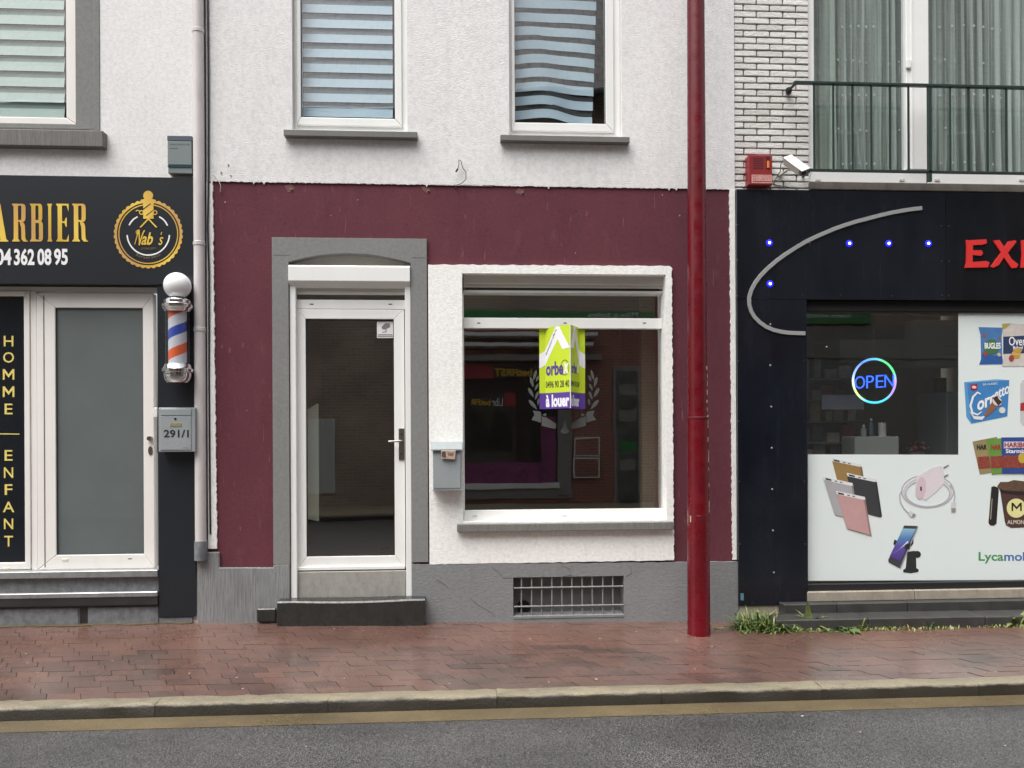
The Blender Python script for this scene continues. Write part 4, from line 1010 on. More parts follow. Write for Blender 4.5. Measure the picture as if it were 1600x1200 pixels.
B().lathe([(.018, zp(598.5)), (.075, zp(598)), (.092, zp(594)), (.1, zp(588)), (.1, zp(582.5)), (.112, zp(581.5)), (.114, zp(577)), (.104, zp(575)), (.098, zp(571)), (.094, zp(569.5)), (.088, zp(569))], bpx, bpy_, 40).obj('bottom_cap', chrome, bp, smooth=35)
def stripes():
    t = NT('barber_stripes'); tc = t.new('TexCoord'); sx = t.new('SeparateXYZ'); t.link(tc.outputs['Object'], sx.inputs[0])
    at = t.new('Math', operation='ARCTAN2'); t.link(sx.outputs[0], at.inputs[0]); ng = t.new('Math', operation='MULTIPLY'); ng.inputs[1].default_value = -1; t.link(sx.outputs[1], ng.inputs[0]); t.link(ng.outputs[0], at.inputs[1])
    a = t.new('Math', operation='MULTIPLY_ADD'); t.link(at.outputs[0], a.inputs[0]); a.inputs[1].default_value = -.030; t.link(sx.outputs[2], a.inputs[2])
    d = t.new('Math', operation='MULTIPLY_ADD'); t.link(a.outputs[0], d.inputs[0]); d.inputs[1].default_value = 1 / .325; d.inputs[2].default_value = .97
    f = t.new('Math', operation='FRACT'); t.link(d.outputs[0], f.inputs[0])
    w_, o_, b_ = S(188, 190, 196), S(206, 88, 44), S(44, 68, 156)
    t.base(t.ramp(f.outputs[0], [(0, w_), (.13, o_), (.37, w_), (.63, b_), (.87, w_)], 'CONSTANT')); t.rough(.45); return t.m
B().lathe([(.068, zp(569.5)), (.068, zp(487.2))], bpx, bpy_, 40).obj('striped_core', stripes(), bp, smooth=40)
B().lathe([(.0885, zp(569.3)), (.0885, zp(487.4))], bpx, bpy_, 40).obj('glass_cylinder', GLASS('pole_glass', 1.35, (.95, .96, .97)), bp, smooth=40)
for z in (zp(479), zp(579)): B().box(bpx - .03, bpx + .03, bpy_ + .09, -.029, z - .02, z + .02).obj('wall_bracket', steel, bp)

# numbered mailbox
m2 = thing('mailbox', W(276, 707, -.03), 'silver grey mailbox numbered 291/1 on the black pier below the barber pole', 'mailbox', 'wall mailboxes')
Ym = -.13
x0, x1, z0, z1 = RC(247.5, 637, 305, 706, Ym)
box('body', steel_box2, m2, x0, x1, Ym, -.029, z0, z1, .004)
pixbox('front_door', steel_box2, m2, 250.5, 650, 298.5, 703, Ym - .006, Ym - .0005, .002)
pixbox('letter_flap', steel_box2, m2, 250.5, 639, 298.5, 649, Ym - .008, Ym - .0005, .002)
c = W(274, 654.5, Ym - .006); B().tube([c + Vector((0, .001, 0)), c + Vector((0, -.003, 0))], .009, 14).obj('lock', black_paint, m2)
pixbox('name_plate', M('aged_plate', S(140, 132, 96), .5, var=.3, vs=60), m2, 265.5, 661, 283.5, 666.5, Ym - .009, Ym - .0062, .001)
ptext('house_number', '291/1', black_letter, m2, 256, 671.5, 295, 683.5, Ym - .0062, bold=.02)
decal('small_line', [(286, 699), (294.5, 699.3), (294.5, 700.3), (286, 700)], Ym - .0062, M('faint_ink', S(120, 126, 128), .5, var=0), m2, .0006)

# ================================================================== NIGHT SHOP (right)
shop = thing('corner_shop_house', (X(1400), .1, -.1), 'white brick house with balcony window above a black fronted convenience shop', 'house')
sx = xr + .003; SE = X(1760)
BW = X(1263.5, 150)
zbr = 3.50
bw_ = box('brick_wall', mortar, shop, sx, BW, .010, .3, zbr, 6.4, 0)
def brick_mat():
    t = NT('white_split_brick'); oi = t.new('ObjectInfo')
    c = t.ramp(oi.outputs['Random'], [(0, S(210, 208, 202)), (.5, S(230, 229, 225)), (1, S(218, 217, 213))])
    st = t.ramp(t.noise(38, 6, .7, t.mapped((1, 1, 2.2))), [(.3, .72), (.46, 1.0)])
    t.base(t.mix(1.0, c, st, 'MULTIPLY')); t.rough(.75)
    t.normal(t.bump(t.noise(34, 5, .7, t.mapped((1, 1, 1.6))), .9, .012)); return t.m
m_brick = brick_mat()
bproto = B().box(-.5, .5, -.5, .5, 0, 1).obj('brick', m_brick, bw_, bevel=.06); bmesh_ = bproto.data; bpy.data.objects.remove(bproto)
zc0 = Z(1200, 288.5); pit = (Z(1200, 227.3) - zc0) / 6; bh = pit * .74; bl_w = X(1224, 230) - X(1183, 230); jA = X(1224, 288)
for r in range(-1, 42):
    z = zc0 + r * pit - bh / 2
    if z + bh > 6.35: break
    off = 0 if r % 2 == 0 else bl_w / 2
    x = jA + off - 6 * bl_w
    while x < BW:
        a, b = max(x + .0065, sx + .002), min(x + bl_w - .0065, BW - .002)
        if b - a > .03:
            o = bpy.data.objects.new('brick', bmesh_); col.objects.link(o); o.parent = bw_; p = Vector(((a + b) / 2, .006 + random.uniform(-.0025, .0015), z)); o.location = p - WL[bw_]; o.scale = (b - a, .022, bh); o.rotation_euler = (random.uniform(-.02, .02), random.uniform(-.008, .008), random.uniform(-.006, .006)); WL[o] = p
        x += bl_w
# balcony window
bz0 = Z(1400, 286, .02); bzt = 6.2
bf = RC(1270.5, 0, 1415, 265.5, .05)
R2 = RC(1452.5, 0, 1600, 267, .05)
xE = X(1745, 150, .04)
bwin = B().mitre(BW + .001, xE, bz0, bzt, bf[0] - BW, .06, bf[2] - bz0, .08, .03, .1).obj('balcony_window', pvc, shop, bevel=.005)
box('mullion', pvc, bwin, X(1416, 130, .02), X(1451.5, 130, .02), .02, .1, bf[2] + .001, bzt - .08, .005)
box('mullion_bead', pvc, bwin, X(1424, 130, .012), X(1426.5, 130, .012), .012, .0195, bf[2] + .001, bzt - .08, .001)
box('rail_joint', dark_seal, bwin, X(1447.4, 275, .03), X(1448.4, 275, .03), .0285, .031, bz0 + .004, bf[2], 0)
box('pane', glass_up, bwin, bf[0] - .003, bf[1] + .003, .06, .066, bf[2] - .003, bzt - .075, 0)
box('pane', glass_up, bwin, R2[0] - .003, xE - .05, .06, .066, bf[2] - .003, bzt - .075, 0)
pixbox('window_catch', pvc, bwin, 1416.5, 92, 1424, 106, .0, .02, .004)
for a in (1278.5, 1410, 1465, 1597): pixbox('drain_cap', pvc_dull, bwin, a - 4, 279, a + 4, 282.5, .022, .031, .001)
s = RC(1267, 286.5, 1740, 299, -.05); box('window_sill', M('dark_stone_sill', S(104, 98, 92), .5, var=.35, vs=12, dirt=.5), bwin, s[0], s[1], -.05, .1, Z(1400, 297.5, -.05), Z(1400, 287, -.02), .005)
box('upper_room', black_room, shop, sx, xE + .1, 1.1, 1.2, 3.5, 6.3, 0)
box('upper_side_wall', black_room, shop, sx + .02, sx + .06, .3, 1.1, 3.5, 6.3, 0)
box('upper_floor', black_room, shop, sx, xE + .1, .3, 1.1, 3.4, 3.5, 0)
box('roof_slab', black_room, shop, sx, xE + .2, -.03, 1.2, 6.4, 6.6, 0)
box('side_wall', m_brick, shop, xE + .001, xE + .12, .01, .3, 3.4, 6.4, 0)
box('head_wall', mortar, shop, BW + .001, xE, .01, .3, bzt + .001, 6.4, 0)
def sheer(name, c, alpha, dens):
    t = NT(name); t.n.remove(t.b)
    df = t.new('BsdfDiffuse'); tl = t.new('BsdfTranslucent'); tr = t.new('BsdfTransparent'); a1 = t.new('AddShader'); mx = t.new('MixShader')
    for n_ in (df, tl): n_.inputs[0].default_value = (*c, 1)
    m1 = t.new('MixShader'); m1.inputs[0].default_value = .3; t.link(df.outputs[0], m1.inputs[1]); t.link(tl.outputs[0], m1.inputs[2])
    st = t.noise(dens, 3, .5, t.mapped((1, 1, .015)))
    t.link(t.ramp(st, [(.36, alpha * .35), (.62, alpha)]), mx.inputs[0]); t.link(tr.outputs[0], mx.inputs[1]); t.link(m1.outputs[0], mx.inputs[2])
    t.link(mx.outputs[0], t.out.inputs[0]); MATS[name] = t.m; return t.m
net = sheer('sheer_net', S(226, 236, 228), .85, 22); drape = sheer('pale_green_drape', S(218, 232, 218), .97, 9)
def curtain(name, label, pa, pb, Y, mat, waves, amp, z0, seed, split=1):
    rr = random.Random(seed); xa, xb = X(pa, 150, Y), X(pb, 150, Y)
    t = thing(name, ((xa + xb) / 2, Y, z0), label, 'curtain', 'curtains behind the balcony window')
    N = waves * 10; vs = []; fs = []; ph = [rr.uniform(.5, 1.5) for _ in range(waves + 2)]; u = 0; prof = []
    for i in range(N + 1):
        k = i / 10; prof.append((i / N, amp * sin(2 * pi * k) * ph[int(k)] + rr.uniform(-.002, .002)))
    for e, (z, m_) in enumerate(((z0, 1.15), (z0 + .6, 1.0), (6.1, .75))):
        for u, d in prof: vs.append((xa + (xb - xa) * u + .012 * sin(u * 9 + e), Y + d * m_, z + (.006 * sin(u * 60) if e == 0 else 0)))
    n = N + 1
    for e in range(2):
        for i in range(N): fs.append((e * n + i, e * n + i + 1, (e + 1) * n + i + 1, (e + 1) * n + i))
    B().add(vs, fs).obj('fabric', mat, t, smooth=70)
    # woven star motifs
    b = B(); zs_ = z0 + .05
    rows = 6
    for r_ in range(rows):
        for k in range(int(waves * .9)):
            i = int((k + .35 + .3 * (r_ % 2)) / (waves * .9) * N); 
            if i > N: continue
            u, d = prof[i]; cx_ = xa + (xb - xa) * u; cz = zs_ + .04 + r_ * .30
            st_ = []
            for q in range(10):
                a = q * pi / 5 + .3; rad = .014 if q % 2 == 0 else .006; st_.append((cx_ + rad * cos(a), cz + rad * sin(a)))
            b.prism(st_, Y + d - .006, Y + d - .004)
    if rows and mat is net: b.obj('star_motif', M('motif_white', S(214, 222, 216), .8, var=0), t)
    return t
zc_ = Z(1340, 263, .2)
curtain('drape', 'pale green opaque curtain at the left edge of the balcony window', 1268, 1307, .17, drape, 3, .018, zc_ - .04, 3)
curtain('net_curtain', 'sheer pleated net curtain in the left balcony pane, left of the white mullion', 1300, 1418, .24, net, 11, .03, zc_ - .04, 4)
curtain('net_curtain', 'sheer pleated net curtain in the right balcony pane above the red lettering', 1446, 1740, .22, net, 20, .03, zc_ - .03, 5)
# balcony railing
Yr = -.16
rl = thing('balcony_railing', W(1420, 268, Yr), 'dark green iron balcony railing across the wide upper window', 'railing')
zt_, zb_r = Z(1400, 133, Yr), Z(1400, 268, Yr)
rx0, rx1 = X(1240, 133, Yr), X(1740, 133, Yr)
B().box(rx0, rx1, Yr - .018, Yr + .018, zt_ - .010, zt_ + .012).obj('top_rail', rail_green, rl, bevel=.003)
B().box(X(1252, 267, Yr), rx1, Yr - .012, Yr + .012, zb_r - .010, zb_r + .010).obj('bottom_rail', rail_green, rl, bevel=.002)
for i, p in enumerate((1272, 1302, 1332, 1361.5, 1390.5, 1419.5, 1484.5, 1513.5, 1543, 1572.5, 1602, 1632, 1662)):
    x = X(p, 200, Yr); B().box(x - .0065, x + .0065, Yr - .0065, Yr + .0065, zb_r + .0105, zt_ - .0105).obj('baluster', rail_green, rl)
x = X(1452, 200, Yr); B().box(x - .016, x + .016, Yr - .012, Yr + .012, Z(1452, 284, Yr), zt_ - .0105).obj('post', rail_green, rl, bevel=.002)
B().tube([(rx0 + .02, Yr, zt_), (rx0 + .015, Yr + .08, zt_ - .005), (rx0 + .01, .012, zt_ - .01)], .012, 10).obj('wall_bracket', rail_green, rl, smooth=50)
B().lathe([(.02, zt_ - .03), (.026, zt_ - .015), (.026, zt_ + .01), (.014, zt_ + .02)], rx0 + .015, -.03, 14).obj('wall_boss', black_paint, rl, smooth=40)
B().tube([(X(1254, 268), .0, zb_r), (X(1254, 268), Yr, zb_r)], .01, 8).obj('wall_bracket', rail_green, rl, smooth=50)
# red alarm box
ra = thing('siren_box', W(1188, 290, -.01), 'red alarm siren box with slots and an orange lamp on the white brick wall', 'alarm box', 'alarm boxes')
Ya = -.085
x0, x1, z0, z1 = RC(1172, 242, 1207, 289, Ya)
box('body', red_box, ra, x0 - .012, x1, Ya, .0, z0, z1, .006)
for i in range(7):
    y = 247.3 + i * 2.72; pixbox('slot', void, ra, 1176.5, y - .55, 1193, y + .55, Ya - .0006, Ya + .002, 0)
pixbox('lamp_recess', M('lamp_recess_dark', S(60, 16, 18), .5, var=0), ra, 1197, 245, 1203, 264, Ya - .0008, Ya + .002, 0)
cl = W(1200.2, 257, Ya); B().tube([cl - Vector((0, 0, .03)), cl + Vector((0, 0, .028))], .011, 12).obj('orange_lamp', M('orange_lens', S(222, 130, 52), .25, var=.05), ra, smooth=50)
lbl = pixbox('text_label', M('label_pink', S(214, 168, 158), .6, var=.12, vs=80), ra, 1174.5, 273, 1206, 286, Ya - .0012, Ya + .002, 0)
for s_, a, b in (('KEY LOCK', 273.6, 277.2), ('SECURITY', 278.4, 281.8), ('04 2 2 5 8 0', 282.8, 285.6)):
    ptext('label_lettering', s_, M('label_red', S(150, 56, 54), .6, var=0), lbl, 1176, a, 1205, b, Ya - .0014, th=.0005, bold=.0) if s_ != '04 2 2 5 8 0' else decal('label_line', [(1176, a), (1205, a), (1205, b - 1.2), (1176, b - 1.2)], Ya - .0014, M('label_red', S(150, 56, 54), .6, var=0), lbl, .0005)
# security camera
sc = thing('security_camera', W(1222, 275, 0), 'white bullet security camera on a bracket beside the red alarm box', 'security camera')
ca, cbb = W(1229, 250, -.12), W(1254, 268, -.26)
ax = (cbb - ca).normalized(); side = Vector((1, 0, .3)); side = (side - ax * side.dot(ax)).normalized(); upv = side.cross(ax)
if upv.z < 0: upv = -upv
mid = (ca + cbb) / 2; hl = (cbb - ca).length / 2
cw = M('camera_white', S(206, 205, 196), .4, var=.05)
B().obox(mid, side * .034, upv * .030, ax * hl).obj('housing', cw, sc, bevel=.008, seg=2)
B().obox(mid + upv * .034 + ax * .02, side * .04, upv * .004, ax * (hl + .02)).obj('sun_shield', cw, sc, bevel=.002)
B().obox(cbb + ax * .008, side * .03, upv * .027, ax * .008).obj('front_window', M('camera_grey', S(120, 124, 126), .3, var=0), sc, bevel=.003)
B().tube([cbb + ax * .012, cbb + ax * .022], .02, 16).obj('lens', black_paint, sc, smooth=40)
B().tube([ca - ax * .0, ca - ax * .02], [.026, .02], 14).obj('rear_cap', cw, sc, smooth=40)
B().tube([mid - upv * .03, W(1230, 266, -.12), W(1221, 273, -.05), W(1218, 273, .0)], .009, 8).obj('arm', M('camera_bracket', S(196, 196, 190), .4, var=.1), sc, smooth=50)
c = W(1218, 272, .0); B().tube([c + Vector((0, .006, 0)), c + Vector((0, -.02, 0))], .022, 14).obj('wall_plate', cw, sc, smooth=40)
B().tube([ca - ax * .02, W(1220, 256, -.09), W(1219, 268, -.04), W(1212, 280, -.012), W(1208, 287, -.012), W(1216, 290, -.012), W(1226, 291, -.02), W(1236, 294, -.03)], .0035, 6).obj('cable', m_cable, sc, smooth=60)

# black fascia
Yf = -.045
zf0, zf1 = Z(1300, 468, Yf), Z(1300, 297.5, Yf)
xs1 = X(1478, 380, Yf)
fa = thing('fascia_sign', (X(1400, 468, Yf), Yf, zf0), 'glossy black shop fascia with silver swoosh, blue lights and red lettering', 'shop sign')
box('sign_panel', navy, fa, sx, xs1 - .0015, Yf, .0, zf0, zf1, .0015)
box('sign_panel', navy2, fa, xs1 + .0015, SE, Yf - .002, .0, zf0, zf1, .0015)
swz = lambda x, y: (1130 + x / 3.404, 290 + y / 3.404)
sw = [(1055, 121), (980, 130), (900, 144), (830, 160), (770, 176), (700, 194), (640, 213), (590, 231), (540, 252), (490, 274), (440, 298), (385, 330), (330, 366), (280, 402), (232, 444), (195, 482), (167, 520), (147, 558), (136, 598), (137, 635), (147, 670), (165, 700), (192, 728), (228, 753), (270, 770), (310, 779), (350, 784), (435, 787)]
B().ribbon([P2(*swz(a, b), Yf) for a, b in sw], .0325, Yf - .012, Yf - .0021).obj('silver_swoosh', M('silver_vinyl', S(158, 160, 160), .45, metal=.2, var=.06), fa, bevel=.001)
redl = M('red_letter', S(214, 50, 48), .4, var=.06)
def brushletter(strokes):
    b = B()
    for k, (pts) in enumerate(strokes): b.prism([P2(*swz(x, y), Yf - .004) for x, y in pts], Yf - .014 - .0004 * k, Yf - .002)
    return b.obj('red_letter', redl, fa)
brushletter([[(1288, 290), (1325, 296), (1322, 436), (1283, 438), (1290, 410), (1292, 330)], [(1300, 292), (1396, 287), (1398, 308), (1372, 316), (1315, 318)], [(1315, 345), (1372, 346), (1378, 362), (1368, 374), (1315, 370)], [(1315, 408), (1395, 402), (1412, 410), (1404, 436), (1300, 438)]])
brushletter([[(1432, 294), (1466, 290), (1500, 342), (1530, 392), (1566, 420), (1556, 438), (1530, 440), (1496, 392), (1462, 338)], [(1514, 298), (1548, 292), (1556, 300), (1520, 346), (1488, 384), (1462, 424), (1432, 438), (1420, 432), (1462, 376), (1490, 334)]])
brushletter([[(1582, 292), (1618, 290), (1614, 436), (1580, 438), (1586, 370)], [(1618, 294), (1660, 298), (1688, 322), (1686, 352), (1660, 376), (1618, 380), (1618, 360), (1646, 354), (1658, 338), (1648, 318), (1618, 314)]])
# blue lamps
led_core = EM('led_core', (.55, .6, 1.0), 5); led_halo = EM('led_halo_blue', (.004, .004, 1.0), 1.0, (.02, .03, .3)); led_off = M('led_off', S(150, 152, 146), .25, var=.1)
def led(a, b, Y, lit, par):
    c = W(a, b, Y)
    if lit:
        o = B().lathe([(.028, -.0), (.028, .003), (.016, .006)], 0, 0, 18);  # glowing disc widened to imitate the halo around the small lamp
        o.v = [Vector((c.x + v.x, c.y - v.z, c.z + v.y)) for v in o.v]; r_ = o.obj('led_disc', led_halo, par, smooth=30)
        o = B().lathe([(.010, .0), (.010, .008), (.005, .011)], 0, 0, 14); o.v = [Vector((c.x + v.x, c.y - v.z, c.z + v.y)) for v in o.v]; o.obj('led_chip', led_core, r_, smooth=30)
    else:
        o = B().lathe([(.0075, -.0), (.0075, .003), (.004, .006)], 0, 0, 14); o.v = [Vector((c.x + v.x, c.y - v.z, c.z + v.y)) for v in o.v]; o.obj('led_disc', led_off, par, smooth=30)
for a, b in ((1202, 379.5), (1327, 380.5), (1388.5, 380.5), (1450.5, 380.5), (1203, 443.5)): led(a, b, Yf, True, fa)
led(1264.5, 379.6, Yf, False, fa)
for a, b in ((1471, 353), (1471.5, 408), (1472, 461), (1482.5, 353), (1483, 408), (1482, 462), (1254, 461.5), (1314, 461), (1394, 462), (1152, 351), (1152, 406), (1152, 462)):
    c = W(a, b, Yf - .002); B().tube([c + Vector((0, .002, 0)), c + Vector((0, -.0015, 0))], .005, 8).obj('rivet', steel, fa)
# pillar cladding
pcx1 = X(1261.5, 700, Yf)
pil = box('pillar_cladding', navy, shop, sx, pcx1, Yf, .0, Z(1200, 945, Yf), zf0 - .002, .0015)
box('pillar', mortar, shop, sx, pcx1 - .01, .0005, .3, -.12, zbr, 0)
box('pillar_foot', beige_stone, shop, sx + .002, pcx1 + .0, -.03, .0, -.15, Z(1200, 945, Yf) - .003, .004)
for a, b in ((1203.7, 507), (1203.5, 571), (1205, 635.5), (1205.7, 700), (1206.5, 764.5), (1207.8, 829), (1209, 894.5)): led(a, b, Yf, False, pil)
for a, b in ((1153, 564), (1154, 658), (1155, 752), (1256, 564), (1257, 658), (1257, 752), (1156, 850), (1258, 850)):
    c = W(a, b, Yf); B().tube([c + Vector((0, .001, 0)), c + Vector((0, -.0015, 0))], .0045, 8).obj('rivet', steel, pil)
decal('blue_sticker', [(1157, 927), (1162, 927), (1162, 938), (1157, 938)], Yf, M('blue_sticker', S(92, 130, 152), .6, var=.3, vs=80), pil)
# shop window
Yp = .03
wz0, wz1 = Z(1400, 909, Yp), Z(1400, 488, Yp)
box('header', void, shop, pcx1 + .001, SE, .0, .25, wz1 + .004, zf0 - .001, .002)
box('header_wall', black_paint, shop, pcx1 + .001, SE, .02, .3, zf0, 3.49, 0)
box('header_bead', M('dark_alu', S(88, 86, 80), .4, metal=.5, var=.1), shop, pcx1 + .001, SE, .01, .06, wz1 - .006, wz1 + .003, .001)
swn = box('shop_window', black_paint, shop, pcx1 + .001, SE, -.02, .12, Z(1400, 922.5, -.02), wz0, .004)
box('pane', glass_shop, swn, pcx1 + .001, SE, Yp, Yp + .008, wz0 + .001, wz1 - .007, 0)
led(1291.5, 542, Yp - .001, False, swn)
box('window_end', black_paint, shop, SE - .02, SE + .1, -.02, .3, -.1, 3.49, 0)
# ledge and steps
for a, b in ((X(1262, 930, -.06), X(1429.5, 930, -.06)), (X(1430, 930, -.06), SE)): box('ledge_stone', beige_stone, shop, a + .001, b - .001, -.06, .2, Z(1400, 938, -.06), Z(1400, 923, -.06), .005)
dslab = M('dark_slab', S(62, 62, 60), .5, var=.35, vs=9, bump=.35, bs=50, dirt=.4)
zs1 = Z(1400, 941.5, -.14)
for a, b in ((1225, 1308), (1309, 1418), (1419, 1760)): box('upper_step', dslab, shop, X(a, 950, -.14), X(b, 950, -.14), -.14, -.002, -.16, zs1, .006)
zs2 = Z(1400, 966, -.36)
for a, b in ((1213, 1357), (1358, 1540), (1541, 1760)): box('lower_step', dslab, shop, X(a, 975, -.36), X(b, 975, -.36), -.36, -.141, -.18, zs2 + random.uniform(-.003, .003), .008)
# window film with product pictures (behind the glass)
Yv = Yp - .0022
paper_t = NT('white_window_film'); paper_t.base(S(234, 243, 241)); paper_t.rough(.5)
_tl = paper_t.new('BsdfTranslucent'); _tl.inputs[0].default_value = (*S(234, 243, 241), 1); _mx = paper_t.new('MixShader'); _mx.inputs[0].default_value = .16
paper_t.link(paper_t.b.outputs[0], _mx.inputs[1]); paper_t.link(_tl.outputs[0], _mx.inputs[2]); paper_t.link(_mx.outputs[0], paper_t.out.inputs[0]); paper = paper_t.m
film = thing('window_film', W(1500, 908, Yv), 'white printed window film with phone accessories, snacks and ice cream', 'window film')
L = [P2(1262.5, 907.5, Yv), P2(1262.5, 710, Yv), P2(1497.5, 710.5, Yv), P2(1497.5, 488.5, Yv), (SE - .03, Z(1600, 489, Yv)), (SE - .03, Z(1600, 908, Yv))]
B().prism(L, Yv, Yv + .001).obj('film_sheet', paper, film)
Yk = [Yv - .0004]
def pic(name, pts, c, par=film, rough=.5, lay=0, var=.06, vs=12):
    mt = c if not isinstance(c, tuple) else M('print_%d_%d_%d' % c, S(*c), rough, var=var, vs=vs)
    return decal(name, pts, Yv - .0003 - .0007 * lay, mt, par, .0006)
def z6(x, y): return (1240 + x / 4.444, 690 + y / 4.444)
def P6(l): return [z6(a, b) for a, b in l]
# power banks
def bank(front, cap, c):
    o = pic('power_bank_print', P6(front), c, lay=bank.k); pic('cap', P6(cap), (222, 222, 222), o, lay=bank.k + 1)
    a, b = Vector(cap[0]), Vector(cap[1]); d = b - a; n = Vector(cap[3]) - a
    q = [a + d * .06 + n * .3, a + d * .26 + n * .3, a + d * .26 + n * .8, a + d * .06 + n * .8]; pic('port', P6([tuple(p) for p in q]), (40, 40, 42), o, lay=bank.k + 2)
    for t in (.38, .55): 
        q = [a + d * t + n * .4, a + d * (t + .09) + n * .4, a + d * (t + .09) + n * .7, a + d * t + n * .7]; pic('port', P6([tuple(p) for p in q]), (70, 70, 72), o, lay=bank.k + 2)
    # darker edge
    f = front; pic('edge', P6([f[1], f[2], (f[2][0] - 12, f[2][1] - 2), (f[1][0] - 12, f[1][1])]), tuple(int(v * .8) for v in c), o, lay=bank.k + 1)
    bank.k += 3
bank.k = 0
bank([(266, 128), (474, 172), (515, 430), (335, 395)], [(264, 113), (466, 158), (474, 178), (268, 136)], (150, 122, 74))
bank([(370, 232), (578, 278), (614, 518), (602, 527), (425, 478)], [(368, 217), (572, 262), (580, 284), (374, 240)], (58, 60, 62))
bank([(208, 258), (414, 305), (450, 545), (292, 510), (282, 492)], [(206, 242), (408, 288), (416, 312), (212, 266)], (168, 166, 170))
bank([(296, 358), (498, 402), (541, 652), (372, 603)], [(293, 342), (494, 384), (500, 408), (300, 366)], (190, 152, 150))
# charger and cable
grey1, grey2, grey3 = (202, 200, 204), (186, 184, 190), (216, 208, 212)
for k, (rx, ry, dy) in enumerate(((185, 118, 0), (170, 105, 6), (158, 96, 14))):
    pts = [z6(*p) for p in ell(930, 345 + dy, rx, ry, 40)]
    n_ = len(pts); B().prism([P2(*p, Yv) for p in pts], Yv - .0014 - .0005 * k, Yv - .0003, [[P2(*z6(*p), Yv) for p in ell(930, 345 + dy, rx - 9, ry - 8, 40)]]).obj('cable_print', M('print_cable%d' % (k % 2), S(*((196, 194, 200) if k % 2 else (176, 174, 182))), .5, var=0), film)
ch = pic('charger_print', P6([(852, 245), (900, 215), (965, 180), (1025, 168), (1040, 190), (1045, 290), (1000, 340), (915, 408), (865, 370), (850, 320)]), grey3, lay=3)
pic('charger_face', P6(ell(884, 322, 36, 78, 24, rot=.12)), (206, 186, 192), ch, lay=4)
pic('port', P6([(879, 312), (890, 312), (890, 342), (879, 342)]), (60, 58, 70), ch, lay=5)
for q in ([(1040, 178), (1076, 160), (1079, 166), (1044, 186)], [(1044, 240), (1072, 225), (1076, 232), (1048, 248)]): pic('prong', P6(q), (120, 118, 120), ch, lay=4)
B().ribbon([P2(*z6(a, b), Yv) for a, b in ((752, 330), (735, 370), (740, 420), (765, 465), (800, 500))], .010, Yv - .0035, Yv - .0003).obj('cable_print', M('print_cable0', S(176, 174, 182), .5, var=0), film)
B().ribbon([P2(*z6(a, b), Yv) for a, b in ((1085, 300), (1112, 340), (1118, 380), (1110, 430))], .010, Yv - .0035, Yv - .0003).obj('cable_print', M('print_cable0', S(176, 174, 182), .5, var=0), film)
pic('plug_print', P6([(795, 490), (815, 480), (850, 508), (830, 528), (808, 520)]), (205, 204, 208), lay=5); pic('plug_print', P6([(1094, 420), (1128, 425), (1124, 488), (1096, 488)]), (205, 204, 208), lay=5)
pic('plug_tip', P6([(832, 498), (850, 508), (832, 526), (820, 518)]), (140, 140, 142), lay=6); pic('plug_tip', P6([(1095, 462), (1126, 462), (1124, 488), (1097, 488)]), (140, 140, 142), lay=6)
# phone in holder
ho = pic('phone_holder_print', P6([(790, 765), (842, 758), (850, 800), (852, 878), (868, 888), (866, 905), (815, 914), (762, 908), (760, 892), (778, 880)]), (44, 46, 48), lay=1)
pic('knob', P6(ell(858, 783, 26, 24, 18)), (40, 42, 44), ho, lay=2)
pic('clamp', P6([(700, 680), (722, 690), (712, 722), (692, 714)]), (40, 42, 44), ho, lay=2)
ph_ = pic('phone_print', P6([(768, 583), (862, 586), (858, 604), (745, 868), (735, 878), (660, 838), (657, 822)]), (62, 64, 70), lay=3)
pic('phone_rim', P6([(858, 590), (866, 592), (745, 880), (738, 876)]), (150, 154, 156), ph_, lay=4)
def phone_screen():
    t = NT('phone_screen_print'); sx_ = t.new('SeparateXYZ'); t.link(t.pos(), sx_.inputs[0])
    z0_, z1_ = Z(1400, 690 + 835 / 4.444, Yv), Z(1400, 690 + 600 / 4.444, Yv)
    mr = t.new('MapRange'); t.link(sx_.outputs[2], mr.inputs[0]); mr.inputs[1].default_value = z0_; mr.inputs[2].default_value = z1_
    t.base(t.ramp(mr.outputs[0], [(0, S(78, 58, 128)), (.45, S(96, 80, 160)), (.7, S(84, 130, 180)), (1, S(150, 190, 214))])); t.rough(.4); return t.m
pic('phone_screen', P6([(760, 603), (848, 606), (738, 832), (668, 795)]), phone_screen(), ph_, lay=4)
pic('light_streak', P6([(792, 690), (798, 700), (690, 780), (740, 742)]), (214, 216, 232), ph_, lay=5)
pic('clamp', P6([(775, 715), (812, 705), (806, 748), (772, 745)]), (40, 42, 44), ho, lay=6)
pic('clamp', P6([(815, 690), (832, 675), (832, 705), (812, 735)]), (40, 42, 44), ho, lay=2)
# snack bags
bg1 = pic('snack_bag_print', [(1528.8, 511), (1567, 512), (1565, 526), (1566, 560), (1567.5, 569), (1530, 569.5), (1533, 561), (1532, 523)], (76, 124, 178), lay=1, var=.18, vs=22)
pic('bag_shade', [(1533, 553), (1566, 557), (1567.5, 569), (1530, 569.5), (1533, 561)], (48, 92, 158), bg1, lay=2, var=.2, vs=26)
pic('green_badge', ell(1549, 542, 12.5, 12), (70, 112, 72), bg1, lay=3)
ptext('bag_lettering', 'BUGLES', white_paint, bg1, 1538.5, 535.5, 1563.5, 545, Yv - .0032, bold=.035, th=.0006)
pic('cone_snack', [(1535, 550), (1544, 550), (1542, 556), (1538, 557)], (150, 74, 60), bg1, lay=4)
pic('cone_snack', [(1558, 553), (1562, 551), (1564, 556), (1560, 557)], (214, 186, 112), bg1, lay=4)
for q in ([(1535, 523), (1539, 521), (1541, 526), (1537, 528)], [(1560, 526), (1563, 524), (1564, 529), (1561, 530)]): pic('cone_snack', q, (150, 90, 70), bg1, lay=4)
